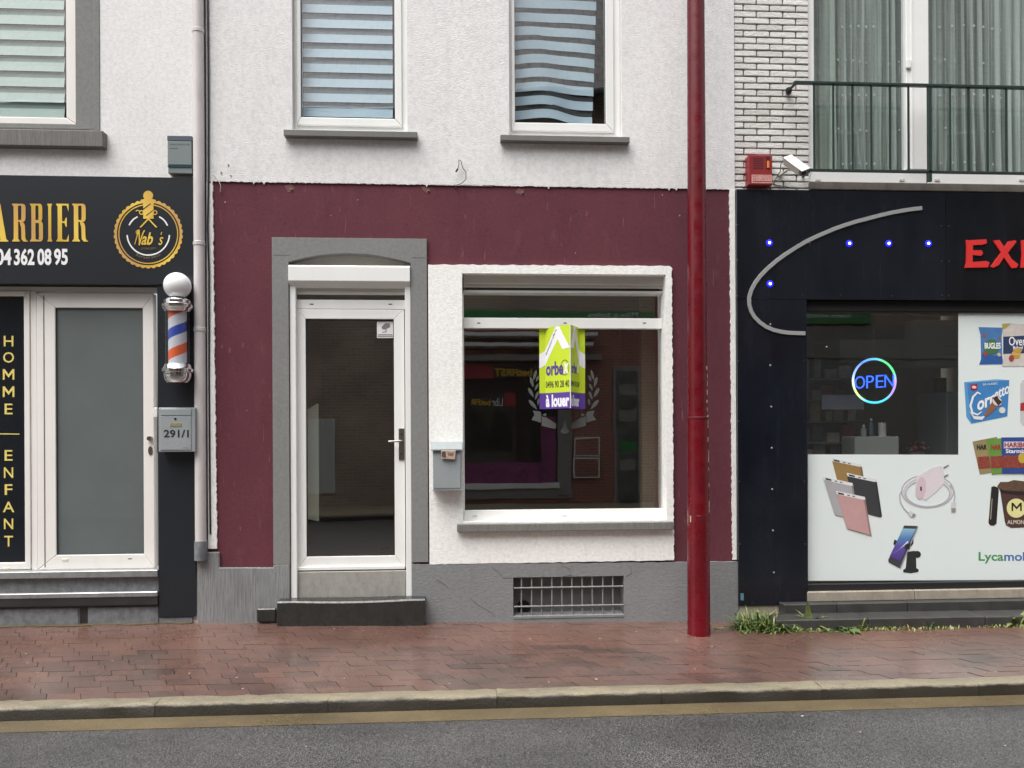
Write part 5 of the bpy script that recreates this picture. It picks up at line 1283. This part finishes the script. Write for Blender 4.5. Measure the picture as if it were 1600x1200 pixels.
bg2 = pic('snack_bag_print', [(1566, 506), (1580, 505), (1632, 509), (1630, 571.5), (1566, 572.5), (1568, 556), (1567, 520)], (206, 200, 192), lay=3, var=.15, vs=25)
pic('gold_corner', [(1566, 506), (1580, 505), (1572, 513), (1566, 515)], (176, 158, 84), bg2, lay=4)
pic('navy_band', [(1567.5, 526), (1631, 523), (1631, 551), (1567.5, 553)], (44, 62, 92), bg2, lay=4)
ptext('bag_lettering', 'Oven', white_paint, bg2, 1576.5, 526, 1603, 540, Yv - .0042, bold=.01, th=.0006)
ptext('bag_lettering', 'Baked', white_paint, bg2, 1583, 540.5, 1598, 545.5, Yv - .0042, bold=.01, th=.0006)
for k, (a, b) in enumerate(((1587, 557), (1588, 552), (1590, 547.5))): pic('cracker', ell(a, b, 7, 3.6, 16), (206, 168, 88) if k % 2 else (190, 148, 72), bg2, lay=5 + k)
pic('tomato', ell(1580.5, 559.5, 4, 5, 14), (158, 66, 56), bg2, lay=8)
# ice cream box
ib = pic('ice_cream_box_print', [(1511, 598.5), (1577, 594), (1574, 650.5), (1517.5, 662)], (62, 128, 188), lay=1, var=.12)
pic('box_side', [(1506.5, 597), (1511, 598.5), (1517.5, 662), (1510, 651)], (86, 150, 200), ib, lay=1); pic('box_top', [(1506.5, 597), (1557, 592.5), (1577, 594), (1511, 598.5)], (110, 166, 210), ib, lay=2)
pic('heart_badge', [(1516, 601), (1527, 599.5), (1527.5, 608), (1522, 611), (1517, 609)], (150, 34, 46), ib, lay=3)
pic('box_heart', ell(1522, 605, 3.6, 2.2, 14), (224, 200, 200), ib, lay=4)
def tilt_text(s_, a, b, c, d, h, **k):    # baseline from (a,b) to (c,d), height h px
    return text('box_lettering', s_, white_paint, ib, (W(a, b, Yv - .003), W(c, d, Yv - .003), W(a, b - h, Yv - .003)), th=.0006, **k)
B().ribbon([P2(a, b, Yv) for a, b in ((1532, 616), (1527, 613), (1520, 620), (1516, 634), (1519, 645), (1527, 648), (1534, 643))], [.012, .014, .017, .019, .018, .014, .006], Yv - .0036, Yv - .003).obj('box_lettering', white_paint, ib)
tilt_text('or', 1527, 643, 1547, 634, 15, bold=.03); tilt_text('n', 1547, 632, 1555, 627, 12, bold=.03); tilt_text('etto', 1554, 626, 1577, 614, 15, bold=.02)
tilt_text('DE CLASSIC', 1536, 602.5, 1559, 600.5, 3.2)
pic('cream_splash', [(1514, 641), (1522, 650), (1533, 651), (1540, 649), (1535, 656), (1522, 655)], (226, 226, 226), ib, lay=4)
pic('cone', [(1550, 628), (1558, 637), (1541, 651), (1537, 650)], (140, 96, 70), ib, lay=5); pic('cone_cream', ell(1558, 627, 8, 6.5, 18, rot=.6), (222, 216, 206), ib, lay=6)
pic('chocolate', [(1551, 622), (1558, 618), (1561, 624), (1566, 628), (1560, 634), (1556, 629)], (70, 46, 36), ib, lay=7); pic('cream_dollop', ell(1566, 641, 5, 5, 14), (214, 214, 206), ib, lay=5)
can = pic('drink_can_print', [(1594, 600), (1598, 594), (1618, 594), (1622, 600), (1622, 658), (1618, 665), (1598, 665), (1594, 658)], (196, 198, 196), lay=1); pic('can_band', [(1594.2, 630), (1622, 624), (1622, 642), (1594.2, 642)], (160, 52, 52), can, lay=2)
# sweet bags
s1_ = pic('sweet_bag_print', [(1519.5, 690), (1558, 682.5), (1555, 738), (1531, 741.5)], (150, 136, 96), lay=1, var=.15); s2_ = pic('sweet_bag_print', [(1541, 686), (1569, 684.5), (1568, 740), (1550, 741.5)], (104, 146, 66), lay=4, var=.15); s3_ = pic('sweet_bag_print', [(1564.5, 683.5), (1618, 683), (1618, 740), (1566, 740)], (48, 74, 140), lay=7, var=.15)
cand_m = M('candy_print', S(150, 72, 60), .5, var=.6, vs=55)
pic('candy_band', [(1527, 714), (1553, 712), (1552, 731), (1529, 733)], cand_m, s1_, lay=2); pic('candy_band', [(1547, 713), (1568.5, 712), (1568.4, 731), (1549, 732)], cand_m, s2_, lay=5); pic('candy_band', [(1565, 712), (1618, 711), (1618, 731), (1565.6, 731)], cand_m, s3_, lay=8)
ptext('bag_lettering', 'HAR', black_letter, s1_, 1526.5, 694.5, 1542, 702.5, Yv - .003, bold=.03, th=.0006); ptext('bag_lettering', 'HAR', M('print_red', S(158, 40, 52), .5, var=0), s2_, 1549, 694.5, 1564, 702.5, Yv - .005, bold=.03, th=.0006)
w3 = pic('letter_backing', [(1568.5, 690), (1610, 690), (1610, 699.5), (1568.5, 700.5)], (206, 206, 214), s3_, lay=9); ptext('bag_lettering', 'HARIBO', M('print_red', S(158, 40, 52), .5, var=0), s3_, 1569.5, 691, 1606, 699, Yv - .0078, bold=.03, th=.0006)
ptext('bag_lettering', 'Starmix', white_paint, s3_, 1571.5, 701.5, 1604, 708, Yv - .0072, bold=.02, th=.0006)
pic('yellow_sweets', ell(1597, 716, 6, 8, 14), (190, 164, 66), s3_, lay=10)
# ice cream tub
tb = pic('ice_cream_tub_print', [(1562.5, 765), (1620, 765), (1613, 816), (1606, 824), (1580, 825), (1572, 821), (1570, 815)], (80, 56, 50), lay=1, var=.2, vs=20)
pic('tub_rim', [(1559, 759), (1622, 760), (1620, 773), (1590, 774), (1564, 770)], (40, 34, 34), tb, lay=2); pic('tub_top', [(1558, 760), (1563, 753), (1575, 753), (1584, 750), (1600, 752), (1622, 755), (1622, 764), (1600, 768), (1575, 767), (1563, 765)], M('almond_print', S(104, 80, 62), .5, var=.6, vs=70), tb, lay=3)
pic('tub_lid_print', [(1549, 761), (1553, 759.5), (1560, 762), (1560.5, 768), (1557, 818), (1553, 821.5), (1547, 821), (1544.5, 817)], (38, 36, 36), lay=1); pic('lid_shine', [(1549.5, 779), (1551, 779), (1548.5, 812), (1547, 811)], (150, 140, 126), lay=2)
pic('cream_roundel', ell(1588, 794, 15, 15, 28), (222, 218, 152), tb, lay=3); pic('tub_letter', [(1580.5 + 16 * u, 798.5 - 13 * v) for u, v in MGLYPH], (24, 24, 24), tb, lay=4)
ptext('tub_lettering', 'ALMOND', M('print_cream', S(206, 198, 180), .5, var=0), tb, 1574, 812.5, 1606, 819, Yv - .0022, bold=.01, th=.0006)
ptext('mobile_lettering', 'Lyca', M('print_green', S(70, 146, 82), .5, var=0), film, 1529, 862.5, 1568, 880.5, Yv - .0003, bold=.02, th=.0006)
ptext('mobile_lettering', 'mob', M('print_blue', S(72, 110, 164), .5, var=0), film, 1569, 862.5, 1608, 876.5, Yv - .0003, bold=.02, th=.0006)
# neon OPEN sign behind the pane
Yo = Yp + .05
no = thing('open_sign', W(1366, 630, Yo), 'round neon sign with rainbow ring and blue letters reading OPEN', 'neon sign')
def neon_ring():
    t = NT('neon_rainbow'); tc = t.new('TexCoord'); sx_ = t.new('SeparateXYZ'); t.link(tc.outputs['Object'], sx_.inputs[0])
    sb_ = t.new('Math', operation='SUBTRACT'); t.link(sx_.outputs[2], sb_.inputs[0]); sb_.inputs[1].default_value = .184
    at = t.new('Math', operation='ARCTAN2'); t.link(sb_.outputs[0], at.inputs[0]); t.link(sx_.outputs[0], at.inputs[1])
    mr = t.new('MapRange'); t.link(at.outputs[0], mr.inputs[0]); mr.inputs[1].default_value = -pi; mr.inputs[2].default_value = pi
    c = t.ramp(mr.outputs[0], [(0, (.75, .85, .55)), (.1, (.6, .8, .25)), (.19, (.05, .6, .8)), (.34, (.05, .55, .75)), (.41, (.35, .25, .9)), (.5, (.55, .25, .85)), (.57, (.1, .65, .3)), (.68, (.1, .7, .2)), (.75, (.12, .45, .9)), (.85, (.1, .22, .95)), (.95, (.3, .5, .9)), (1, (.75, .85, .55))])
    t.base((.02, .02, .02)); t.link(c, t.b.inputs['Emission Color']); t.b.inputs['Emission Strength'].default_value = 1.0; return t.m
b = B(); cO = W(1366, 595, Yo); RO = X(1399, 595, Yo) - cO.x; n1, n2 = 64, 8; vs = []; fs = []
for i in range(n1):
    a = 2 * pi * i / n1
    for k in range(n2):
        q = 2 * pi * k / n2; r_ = RO + .0095 * cos(q); vs.append((cO.x + r_ * cos(a), Yo + .0095 * sin(q), cO.z + r_ * sin(a)))
for i in range(n1):
    for k in range(n2): fs.append((i * n2 + k, i * n2 + (k + 1) % n2, ((i + 1) % n1) * n2 + (k + 1) % n2, ((i + 1) % n1) * n2 + k))
rg = b.add(vs, fs).obj('neon_ring', neon_ring(), no, smooth=60)
nb = EM('neon_blue', (.02, .10, 1.0), 1.6, (.01, .02, .2))
for chh, a, c, dy in (('O', 1335.5, 1351, 1.6), ('P', 1353.5, 1365, .8), ('E', 1368.5, 1380, 0), ('N', 1382, 1396.5, -.8)):
    text('neon_letter', chh, nb, no, (W(a, 606 + dy, Yo), W(c, 605.3 + dy, Yo), W(a, 586.5 + dy, Yo)), bold=-.012, th=.006)
B().tube([cO + Vector((0, 0, RO)), cO + Vector((0, .0, RO + .35))], .0015, 5).obj('hanging_wire', m_cable, no)
# interior of the convenience shop
ivw = M('shop_wall_beige', S(190, 182, 160), .8, var=.1); cream = M('cream_cabinet', S(206, 198, 172), .5, var=.06)
zi0 = .1
box('interior_wall', ivw, shop, sx, SE, 2.6, 2.7, zi0, 3.4, 0); box('interior_wall', ivw, shop, sx, sx + .05, .3, 3.0, zi0, 3.4, 0); box('interior_wall', ivw, shop, SE + .101, SE + .15, .3, 3.0, zi0, 3.4, 0)
box('interior_floor', dark_floor, shop, sx, SE + .1, .3, 3.0, zi0 - .05, zi0, 0); box('interior_ceiling', ivw, shop, sx, SE + .1, .3, 3.0, 3.4, 3.45, 0)
def inbox(name, label, cat, a, b, c, d, Y, dep, mt, group=None): 
    x0, x1, z0, z1 = RC(a, b, c, d, Y); return box(name, mt, None, x0, x1, Y, Y + dep, z0, z1, .006, label=label, cat=cat, group=group)
inbox('wall_cabinet', 'wide cream wall cabinet seen through the shop glass above the neon sign', 'cabinet', 1312, 530, 1500, 566, 1.5, .6, cream)
cbt = inbox('wall_cabinet', 'white fluted box high on the wall, right of the neon sign', 'cabinet', 1430, 500, 1500, 573, 1.3, .199, M('white_cabinet', S(214, 212, 200), .5, var=.05))
for yy in (540, 552): 
    x0, x1, z0, z1 = RC(1478, yy, 1500, yy + 3, 1.3); box('fluting', cream, cbt, x0, x1, 1.285, 1.2995, z0, z1, .001)
inbox('fridge', 'tall white fridge half hidden behind the film, right of the neon sign', 'fridge', 1480, 612, 1510, 760, 1.0, .5, M('fridge_white', S(196, 204, 206), .4, var=.04))
inbox('door_frame', 'dark doorway at the back of the shop beside the white fridge', 'doorway', 1466, 590, 1480, 760, 2.2, .1, M('dark_frame', S(50, 52, 52), .5, var=.1))
cnt = inbox('counter', 'pale counter display standing low behind the shop glass', 'counter', 1336, 682, 1405, 760, .62, .26, M('counter_pale', S(178, 180, 172), .5, var=.06))
shl = thing('shelf_rack', W(1300, 740, .9), 'crowded dark shelf rack at the left of the shop interior', 'shelf')
x0, x1, z0, z1 = RC(1250, 560, 1352, 760, .9)
box('rack_back', M('rack_dark', S(52, 50, 48), .7, var=.2), shl, x0, x1, 1.25, 1.29, z0, z1, 0)
rr = random.Random(17)
for k in range(6):
    zz_ = z0 + (z1 - z0) * k / 6; box('shelf_board', M('shelf_grey', S(110, 106, 100), .6, var=.1), shl, x0, x1, .9, 1.25, zz_, zz_ + .015, 0)
    xx = x0 + .03
    while xx < x1 - .12:
        w_ = rr.uniform(.06, .13); h_ = rr.uniform(.09, .2); cc = rr.choice(((150, 60, 58), (120, 120, 118), (178, 170, 150), (70, 74, 90), (160, 140, 120), (96, 78, 70)))
        box('stock_box', M('stock_%d' % cc[0], S(*cc), .6, var=.3, vs=25), shl, xx, xx + w_, .96, 1.15, zz_ + .0155, zz_ + .0155 + h_, .003); xx += w_ + rr.uniform(.005, .05)
inbox('notice_sheet', 'grey notice sheet with dark lower half hanging left below the neon sign', 'notice', 1284, 617, 1350, 640, .7, .004, M('sheet_grey', S(140, 140, 142), .7, var=.1))
def bottle(px_, py_, h, r_, label, mt, name='bottle'):
    p = W(px_, 682, .72); z = W(1370, 682, .62).z + .0005
    t = thing(name, (p.x, .75, z), label, name)
    B().lathe([(r_, z), (r_, z + h * .6), (r_ * .45, z + h * .75), (r_ * .4, z + h * .88)], p.x, .75, 16).obj('glass_body', mt, t, smooth=40)
    B().lathe([(r_ * .46, z + h * .881), (r_ * .46, z + h)], p.x, .75, 14).obj('cap', white_paint, t, smooth=40)
cntz = W(1370, 682, .62).z
bottle(1352, 682, .11, .026, 'short pale bottle at the left end of the shop counter', M('bottle_pale', S(170, 172, 168), .2, var=.1))
bottle(1364, 682, .17, .022, 'tall slim bottle between the short bottle and the paper roll', M('bottle_blue', S(96, 116, 130), .15, var=.1))
p = W(1381, 682, .72); B().lathe([(.035, cntz + .0005), (.035, cntz + .13), (.012, cntz + .13), (.012, cntz + .12)], p.x, .75, 20).obj('paper_roll', M('paper_white', S(216, 214, 206), .8, var=.04), None, smooth=40, label='white paper roll standing on the shop counter', cat='paper roll')
bf_ = thing('flower_bunch', (X(1432, 708, 1.0), 1.0, Z(1432, 708, 1.0)), 'bunch of wrapped red and white flowers low behind the shop glass', 'flowers')
b = B(); b2 = B(); rr = random.Random(4)
for k in range(26):
    c = Vector((X(1432, 700, 1.0) + rr.uniform(-.09, .09), 1.0 + rr.uniform(-.06, .06), Z(1432, 702, 1.0) + rr.uniform(-.02, .07)))
    (b if k % 3 else b2).lathe([(.004, c.z - .014), (.018, c.z), (.012, c.z + .014), (.003, c.z + .017)], c.x, c.y, 8)
b.obj('red_blooms', M('bloom_red', S(150, 62, 66), .7, var=.3, vs=50), bf_); b2.obj('white_blooms', M('bloom_white', S(206, 190, 184), .7, var=.2, vs=50), bf_)
B().lathe([(.03, Z(1432, 740, 1.0)), (.09, Z(1432, 706, 1.0))], X(1432, 708, 1.0), 1.0, 14).obj('paper_wrap', M('wrap_paper', S(170, 150, 150), .7, var=.2), bf_, smooth=40)

# ================================================================== WEEDS
leafm = []
for k, c in enumerate(((86, 106, 52), (116, 132, 70), (66, 88, 48), (138, 144, 88))):
    t = NT('weed_leaf_%d' % k); t.base(t.mix(1.0, S(*c), t.ramp(t.noise(40, 3), [(.3, .6), (.7, 1.3)]), 'MULTIPLY')); t.rough(.5)
    t.b.inputs['Subsurface Weight'].default_value = 0; leafm.append(t.m)
straw = M('dry_straw', S(150, 136, 92), .8, var=.2)
def weed(name, label, px_, py_, spread, n, ln, wd, seed, mt, lift=.9, jag=False, mt2=None):
    rr = random.Random(seed); zg = None
    # ground point
    d = Fv + Rv * ((px_ - 800) / F_PX) + Uv * (-(py_ - HZ) / F_PX); tt = (-.045 - CAM.z) / d.z; c = CAM + d * tt; c.z = pz(c.x, c.y)
    t = thing(name, tuple(c), label, 'weed', 'weeds along the shop step')
    for part, mm in ((0, mt), (1, mt2)):
        if mm is None: continue
        b = B()
        for i in range(n if part == 0 else n // 2):
            a = rr.uniform(0, 2 * pi); r0_ = spread * rr.random() ** .7; base = c + Vector((r0_ * cos(a), r0_ * sin(a) * .45, -.004))
            az = rr.uniform(0, 2 * pi); L_ = ln * rr.uniform(.5, 1.15); el = rr.uniform(.35, 1.4) * lift; w_ = wd * rr.uniform(.6, 1.2)
            dirv = Vector((cos(az) * cos(el), sin(az) * cos(el) * .8, sin(el))); side = Vector((-sin(az), cos(az), 0)); vs = []; fs = []; S_ = 7 if jag else 5; p = base.copy()
            for s_ in range(S_ + 1):
                u = s_ / S_; ww = w_ * (sin(pi * (u * .9 + .06)) ** .7 if not jag else (.35 + .65 * sin(pi * u * .95 + .1)) * (1.2 if s_ % 2 else .55)) * (1 if s_ < S_ else .1)
                vs += [p - side * ww, p + Vector((0, 0, -.15 * ww)), p + side * ww]; p = p + dirv * (L_ / S_); dirv = (dirv + Vector((0, 0, -.34 * rr.uniform(.5, 1.3) / (S_ / 5)))).normalized()
                if p.z < pz(p.x, p.y) + .004: p.z = pz(p.x, p.y) + .004
            for s_ in range(S_):
                for k in (0, 1): q = s_ * 3 + k; fs.append((q, q + 1, q + 4, q + 3))
            b.add(vs, fs)
        b.obj('leaves', mm, t, smooth=60)
    return t
weed('grass_clump', 'largest bushy clump of grass and weeds at the foot of the black pillar', 1184, 984, .2, 190, .2, .007, 1, leafm[0], .9, mt2=leafm[1])
weed('grass_clump', 'grass clump spilling right from the large clump by the black pillar', 1218, 988, .15, 110, .15, .006, 2, leafm[1], .8, mt2=leafm[2])
weed('leafy_weed', 'upright broad leaved weed rising in front of the step left of the shop ledge', 1266, 984, .02, 10, .22, .018, 3, leafm[1], 1.15)
weed('dandelion_rosette', 'flat dandelion rosette with toothed leaves left of the step joint', 1300, 986, .03, 18, .18, .020, 4, leafm[2], .55, True)
weed('dandelion_rosette', 'flat dandelion rosette with toothed leaves pointing right along the step', 1322, 986, .03, 14, .18, .020, 5, leafm[0], .5, True)
weed('grass_tuft', 'low grass tuft between the grass clump and the dandelions', 1252, 988, .1, 60, .06, .006, 6, leafm[3], .7, mt2=leafm[1])
weed('grass_tuft', 'thin grass tuft just right of the dandelions', 1350, 986, .06, 34, .11, .004, 7, leafm[1], 1.1)
weed('leafy_weed', 'small leafy weed in front of the step centre', 1384, 985, .03, 14, .075, .010, 8, leafm[1], .8)
weed('leafy_weed', 'sparse weed with thin stalks below the stained ledge spot', 1455, 985, .03, 16, .10, .005, 9, leafm[2], 1.1)
weed('leafy_weed', 'tall leafy weed at the right edge of the picture by the step', 1591, 980, .03, 16, .17, .020, 10, leafm[1], 1.1)
weed('leafy_weed', 'tiny weed sprouting from the joint beside the downpipe foot', 306, 968, .02, 12, .06, .010, 12, leafm[3], 1.2)
weed('grass_tuft', 'tiny grass tuft at the foot of the red lamp post', 1121, 985, .05, 20, .04, .005, 13, leafm[3], .8)
mo = B(); rr = random.Random(6)
for i in range(1500):
    x = rr.uniform(X(1205, 985, -.36), X(1640, 985, -.36)); dens = .5 + .5 * sin(x * 9) * sin(x * 4.3 + 1)
    if rr.random() > dens: continue
    y = -.362 - abs(rr.gauss(0, .02)); z = pz(x, y); a = rr.uniform(0, 6.28); L_ = rr.uniform(.008, .03); e_ = Vector((cos(a), sin(a), 0)); s_ = Vector((-sin(a), cos(a), 0)) * rr.uniform(.003, .007); p = Vector((x, y, z))
    mo.add([p - s_, p + s_, p + e_ * L_ * .5 + Vector((0, 0, L_ * .8)) + s_ * .6, p + e_ * L_ * .5 + Vector((0, 0, L_ * .8)) - s_ * .6], [(0, 1, 2, 3)])
weed('dry_stalks', 'dry straw coloured stalks standing in the largest grass clump', 1196, 984, .16, 26, .2, .003, 31, straw, 1.15)
weed('dry_stalks', 'dry straw stalks among the weeds in front of the step centre', 1420, 985, .12, 16, .1, .0025, 32, straw, 1.0)
tag(mo.obj('moss', leafm[3]), 'low moss and seedlings in the joint along the shop step', 'moss', kind='stuff')
# petals and litter fallen on the wet pavement and road
lit = B(); rr = random.Random(21)
for i in range(60):
    x = rr.uniform(-3.5, 4); y = rr.uniform(-1.55, -.12) if rr.random() < .8 else rr.uniform(-3.0, -1.9)
    z = (pz(x, y) if y > -1.6 else -.116) + .002; a = rr.uniform(0, 6.28); r_ = rr.uniform(.005, .010)
    lit.add([(x + r_ * cos(a + q), y + r_ * .7 * sin(a + q), z + .001 * (q > 2)) for q in (0, 1.2, 2.4, 3.6, 4.8)], [(0, 1, 2, 3, 4)])
tag(lit.obj('fallen_petals', M('petal_pale', S(206, 190, 168), .7, var=.2)), 'pale petals scattered over the wet pavement', 'petals', kind='stuff')

# ================================================================== ACROSS THE STREET (seen mirrored in the glass)
YO = -10.5
def V(px_, py_): w = W(px_, py_, -YO); return w
def brickwork(name, c1, c2, mo_, sc_=1.0):
    t = NT(name); br_ = t.new('TexBrick'); mp = t.new('Mapping'); mp.inputs['Rotation'].default_value = (pi / 2, 0, 0); t.link(t.pos(), mp.inputs[0]); t.link(mp.outputs[0], br_.inputs[0])
    br_.inputs['Scale'].default_value = sc_; br_.inputs['Brick Width'].default_value = .22; br_.inputs['Row Height'].default_value = .068; br_.inputs['Mortar Size'].default_value = .008
    br_.inputs['Color1'].default_value = (*c1, 1); br_.inputs['Color2'].default_value = (*c2, 1); br_.inputs['Mortar'].default_value = (*mo_, 1)
    t.base(t.mix(1.0, br_.outputs[0], t.ramp(t.noise(1.2, 4), [(.3, .7), (.7, 1.15)]), 'MULTIPLY')); t.rough(.85); return t.m
bk_r = brickwork('red_brickwork', S(156, 86, 72), S(130, 76, 66), S(156, 146, 136)); bk_b = brickwork('brown_brickwork', S(158, 136, 116), S(134, 116, 100), S(168, 160, 150))
tile = NT('clay_roof_tile'); br_ = tile.new('TexBrick'); mp = tile.new('Mapping'); mp.inputs['Rotation'].default_value = (radians(49), 0, 0); tile.link(tile.pos(), mp.inputs[0]); tile.link(mp.outputs[0], br_.inputs[0])
br_.inputs['Scale'].default_value = 1; br_.inputs['Brick Width'].default_value = .3; br_.inputs['Row Height'].default_value = .34; br_.inputs['Mortar Size'].default_value = .03; br_.inputs['Color1'].default_value = (*S(124, 112, 108), 1); br_.inputs['Color2'].default_value = (*S(96, 88, 88), 1); br_.inputs['Mortar'].default_value = (.01, .01, .01, 1)
tile.base(br_.outputs[0]); tile.rough(.45); tile = tile.m
oh = thing('betting_shop_house', (2.0, YO - 1, 0), 'red brick house with betting shop across the street, mirrored in the shop window', 'house')
xo0, xo1 = V(640, 600).x, V(1250, 600).x
z1f = V(800, 497).z
box('ground_wall', bk_r, oh, xo0, xo1, YO - .3, YO, -.1, z1f, 0); box('upper_wall', bk_b, oh, xo0, xo1, YO - .3, YO, z1f + .001, 9.1, 0); box('rear_mass', black_room, oh, xo0, xo1, YO - 6, YO - .301, -.1, 9.1, 0)
def obx(name, mt, par, a, b, c, d, out=.05, dep=.1, bev=.005):
    p, q = V(a, b), V(c, d); return box(name, mt, par, min(p.x, q.x), max(p.x, q.x), YO + out - dep, YO + out, min(p.z, q.z), max(p.z, q.z), bev)
dk_g = M('dark_shop_glass', (.035, .034, .033), .06, var=.1); gr_sign = M('green_sign', S(52, 124, 66), .5, var=.06); rd_sign = M('red_sign', S(150, 36, 46), .5, var=.06); bk_sign = M('black_sign', S(26, 26, 28), .5, var=.05); mag = M('magenta_poster', S(136, 62, 112), .5, var=.75, vs=9); wf = M('white_frame_far', S(214, 214, 210), .5, var=.05); st_f = M('grey_pilaster', S(130, 128, 122), .7, var=.15); yel = M('yellow_letter', S(214, 170, 40), .5, var=0)
obx('green_fascia', gr_sign, oh, 690, 484, 1060, 498, .12, .14)
obx('awning', wf, oh, 700, 521, 930, 527, .5, .5); obx('awning', wf, oh, 720, 536, 925, 542, .45, .45); obx('awning_soffit', st_f, oh, 700, 553, 940, 563, .3, .3)
obx('shop_glass', dk_g, oh, 690, 566, 872, 757, .03, .03)
obx('red_board', rd_sign, oh, 690, 569, 770, 591, .1, .07); obx('black_board', bk_sign, oh, 770.5, 569, 838, 591, .1, .07)
def otext(name, s_, mt, par, a, b, c, d, out, bold=.03):
    q, p = V(a, d), V(c, d); top = V(c, b); yy = YO + out
    # reads properly for someone in the street: runs towards -x
    return text(name, s_, mt, par, ((p.x, yy, p.z), (q.x, yy, q.z), (p.x, yy, top.z)), bold=bold, th=.004)
otext('board_lettering', 'betFIRST', yel, oh, 772, 574, 833, 587, .1005); otext('board_lettering', 'Ladbrokes', wf, oh, 728, 576, 762, 583, .1005, .01) if False else None
otext('fascia_lettering', 'Mike & Stellina', wf, oh, 918, 487, 998, 495, .1205, .01)
otext('glass_lettering', 'Libr', wf, oh, 768, 622, 786, 634, .0305, .01); otext('glass_lettering', 'betFIR', yel, oh, 735, 624, 766, 634, .0305, .02)
obx('red_logo', rd_sign, oh, 788, 614, 806, 634, .034, .004, 0)
obx('magenta_poster', mag, oh, 845, 650, 870, 757, .035, .005, 0); obx('magenta_poster', mag, oh, 690, 724, 844.8, 757, .035, .005, 0)
obx('shop_sill', wf, oh, 690, 757.5, 876, 764, .1, .12); obx('pilaster', st_f, oh, 872, 566, 895, 775, .08, .1); obx('stone_base', st_f, oh, 690, 765, 897, 780, .06, .07)
for b_ in (684, 717):
    f_ = obx('notice_case', wf, oh, 898, b_, 940, b_ + 31, .07, .07); obx('notice_glass', bk_r, f_, 900, b_ + 2, 938, b_ + 29, .073, .003, 0)
obx('white_door_frame', st_f, oh, 961, 572, 1003, 795, .05, .05); obx('door_glass', M('posted_glass', S(92, 96, 92), .3, var=.5, vs=4), oh, 966, 580, 999, 788, .055, .005, 0)
for b_ in (600, 640, 690, 720): obx('door_poster', st_f if b_ != 690 else gr_sign, oh, 970, b_, 996, b_ + 16, .06, .004, 0)
for a, c in ((760, 800), (930, 985), (1100, 1160)):
    w_ = obx('upper_window', wf, oh, a, 250, c, 420, .04, .05); obx('window_glass', dk_g, w_, a + 4, 256, c - 4, 412, .045, .004, 0)
obx('shop_glass', dk_g, oh, 1060, 566, 1230, 770, .03, .03)
def roof(par, x0, x1, z0, y0, run=4.5, rise=5.6):
    B().add([(x0 - .15, y0 + .35, z0 - .1), (x1 + .15, y0 + .35, z0 - .1), (x1 + .15, y0 - run, z0 + rise), (x0 - .15, y0 - run, z0 + rise), (x0 - .15, y0 + .35, z0 - .22), (x1 + .15, y0 + .35, z0 - .22), (x1 + .15, y0 - run, z0 + rise - .2), (x0 - .15, y0 - run, z0 + rise - .2)],
            [(0, 1, 2, 3), (4, 7, 6, 5), (0, 4, 5, 1), (2, 6, 7, 3), (0, 3, 7, 4), (1, 5, 6, 2)]).obj('roof', tile, par)
    B().tube([(x0 - .15, y0 + .42, z0 - .14), (x1 + .15, y0 + .42, z0 - .14)], .07, 8).obj('roof_gutter', zinc, par, smooth=60)
roof(oh, xo0, xo1, 9.1, YO)
ol = thing('garage_house', (V(560, 700).x - 4, YO - 1, 0), 'brown brick house with pale garage door across the street, mirrored in the glass door', 'house')
xg1 = xo0 - .01; xg0 = -14
box('front_wall', bk_b, ol, xg0, xg1, YO - .3, YO, -.1, 8.6, 0); box('rear_mass', black_room, ol, xg0, xg1, YO - 6, YO - .301, -.1, 8.6, 0)
gd = obx('garage_door', M('pale_garage_door', S(188, 188, 184), .5, var=.06), ol, 470, 655, 523, 772, .02, .03)
for k in range(9): obx('garage_rib', M('pale_garage_rib', S(160, 160, 158), .5, var=.06), gd, 472 + k * 5.6, 657, 473 + k * 5.6, 771, .026, .005, 0)
w_ = obx('upper_window', wf, ol, 470, 300, 520, 440, .04, .05); obx('window_glass', dk_g, w_, 474, 306, 516, 434, .045, .004, 0)
roof(ol, xg0, xg1, 8.6, YO)
orr = thing('lottery_shop_house', (V(1400, 600).x + 3, YO - 1, 0), 'house with green lottery sign across the street, mirrored in the convenience shop glass', 'house')
xr0 = xo1 + .01; xr1 = 20
box('front_wall', bk_b, orr, xr0, xr1, YO - .3, YO, -.1, 8.8, 0); box('rear_mass', black_room, orr, xr0, xr1, YO - 6, YO - .301, -.1, 8.8, 0)
obx('green_fascia', gr_sign, orr, 1252, 486, 1358, 506, .12, .12); otext('fascia_lettering', 'loterie nationale', wf, orr, 1254, 490, 1326, 497, .1205, .01)
obx('roller_shutter', st_f, orr, 1252, 508, 1500, 560, .06, .06); obx('shop_glass', st_f, orr, 1256, 562, 1500, 770, .03, .03)
for a in (1300, 1400, 1480): 
    w_ = obx('upper_window', wf, orr, a, 200, a + 50, 400, .04, .05); obx('window_glass', dk_g, w_, a + 4, 206, a + 46, 394, .045, .004, 0)
roof(orr, xr0, xr1, 8.8, YO)
# plain continuation of the row on both sides, just outside the picture
box('end_wall', bk_b, shop, SE + .101, SE + 4, .0, .3, -.12, 6.6, 0); box('upper_side_wall', black_room, shop, xE + .05, xE + .099, .3, 1.1, 3.5, 6.3, 0)
box('end_wall', stucco_left, barber, bl - 4, bl - .001, .0, .3, -.12, 6.6, 0)
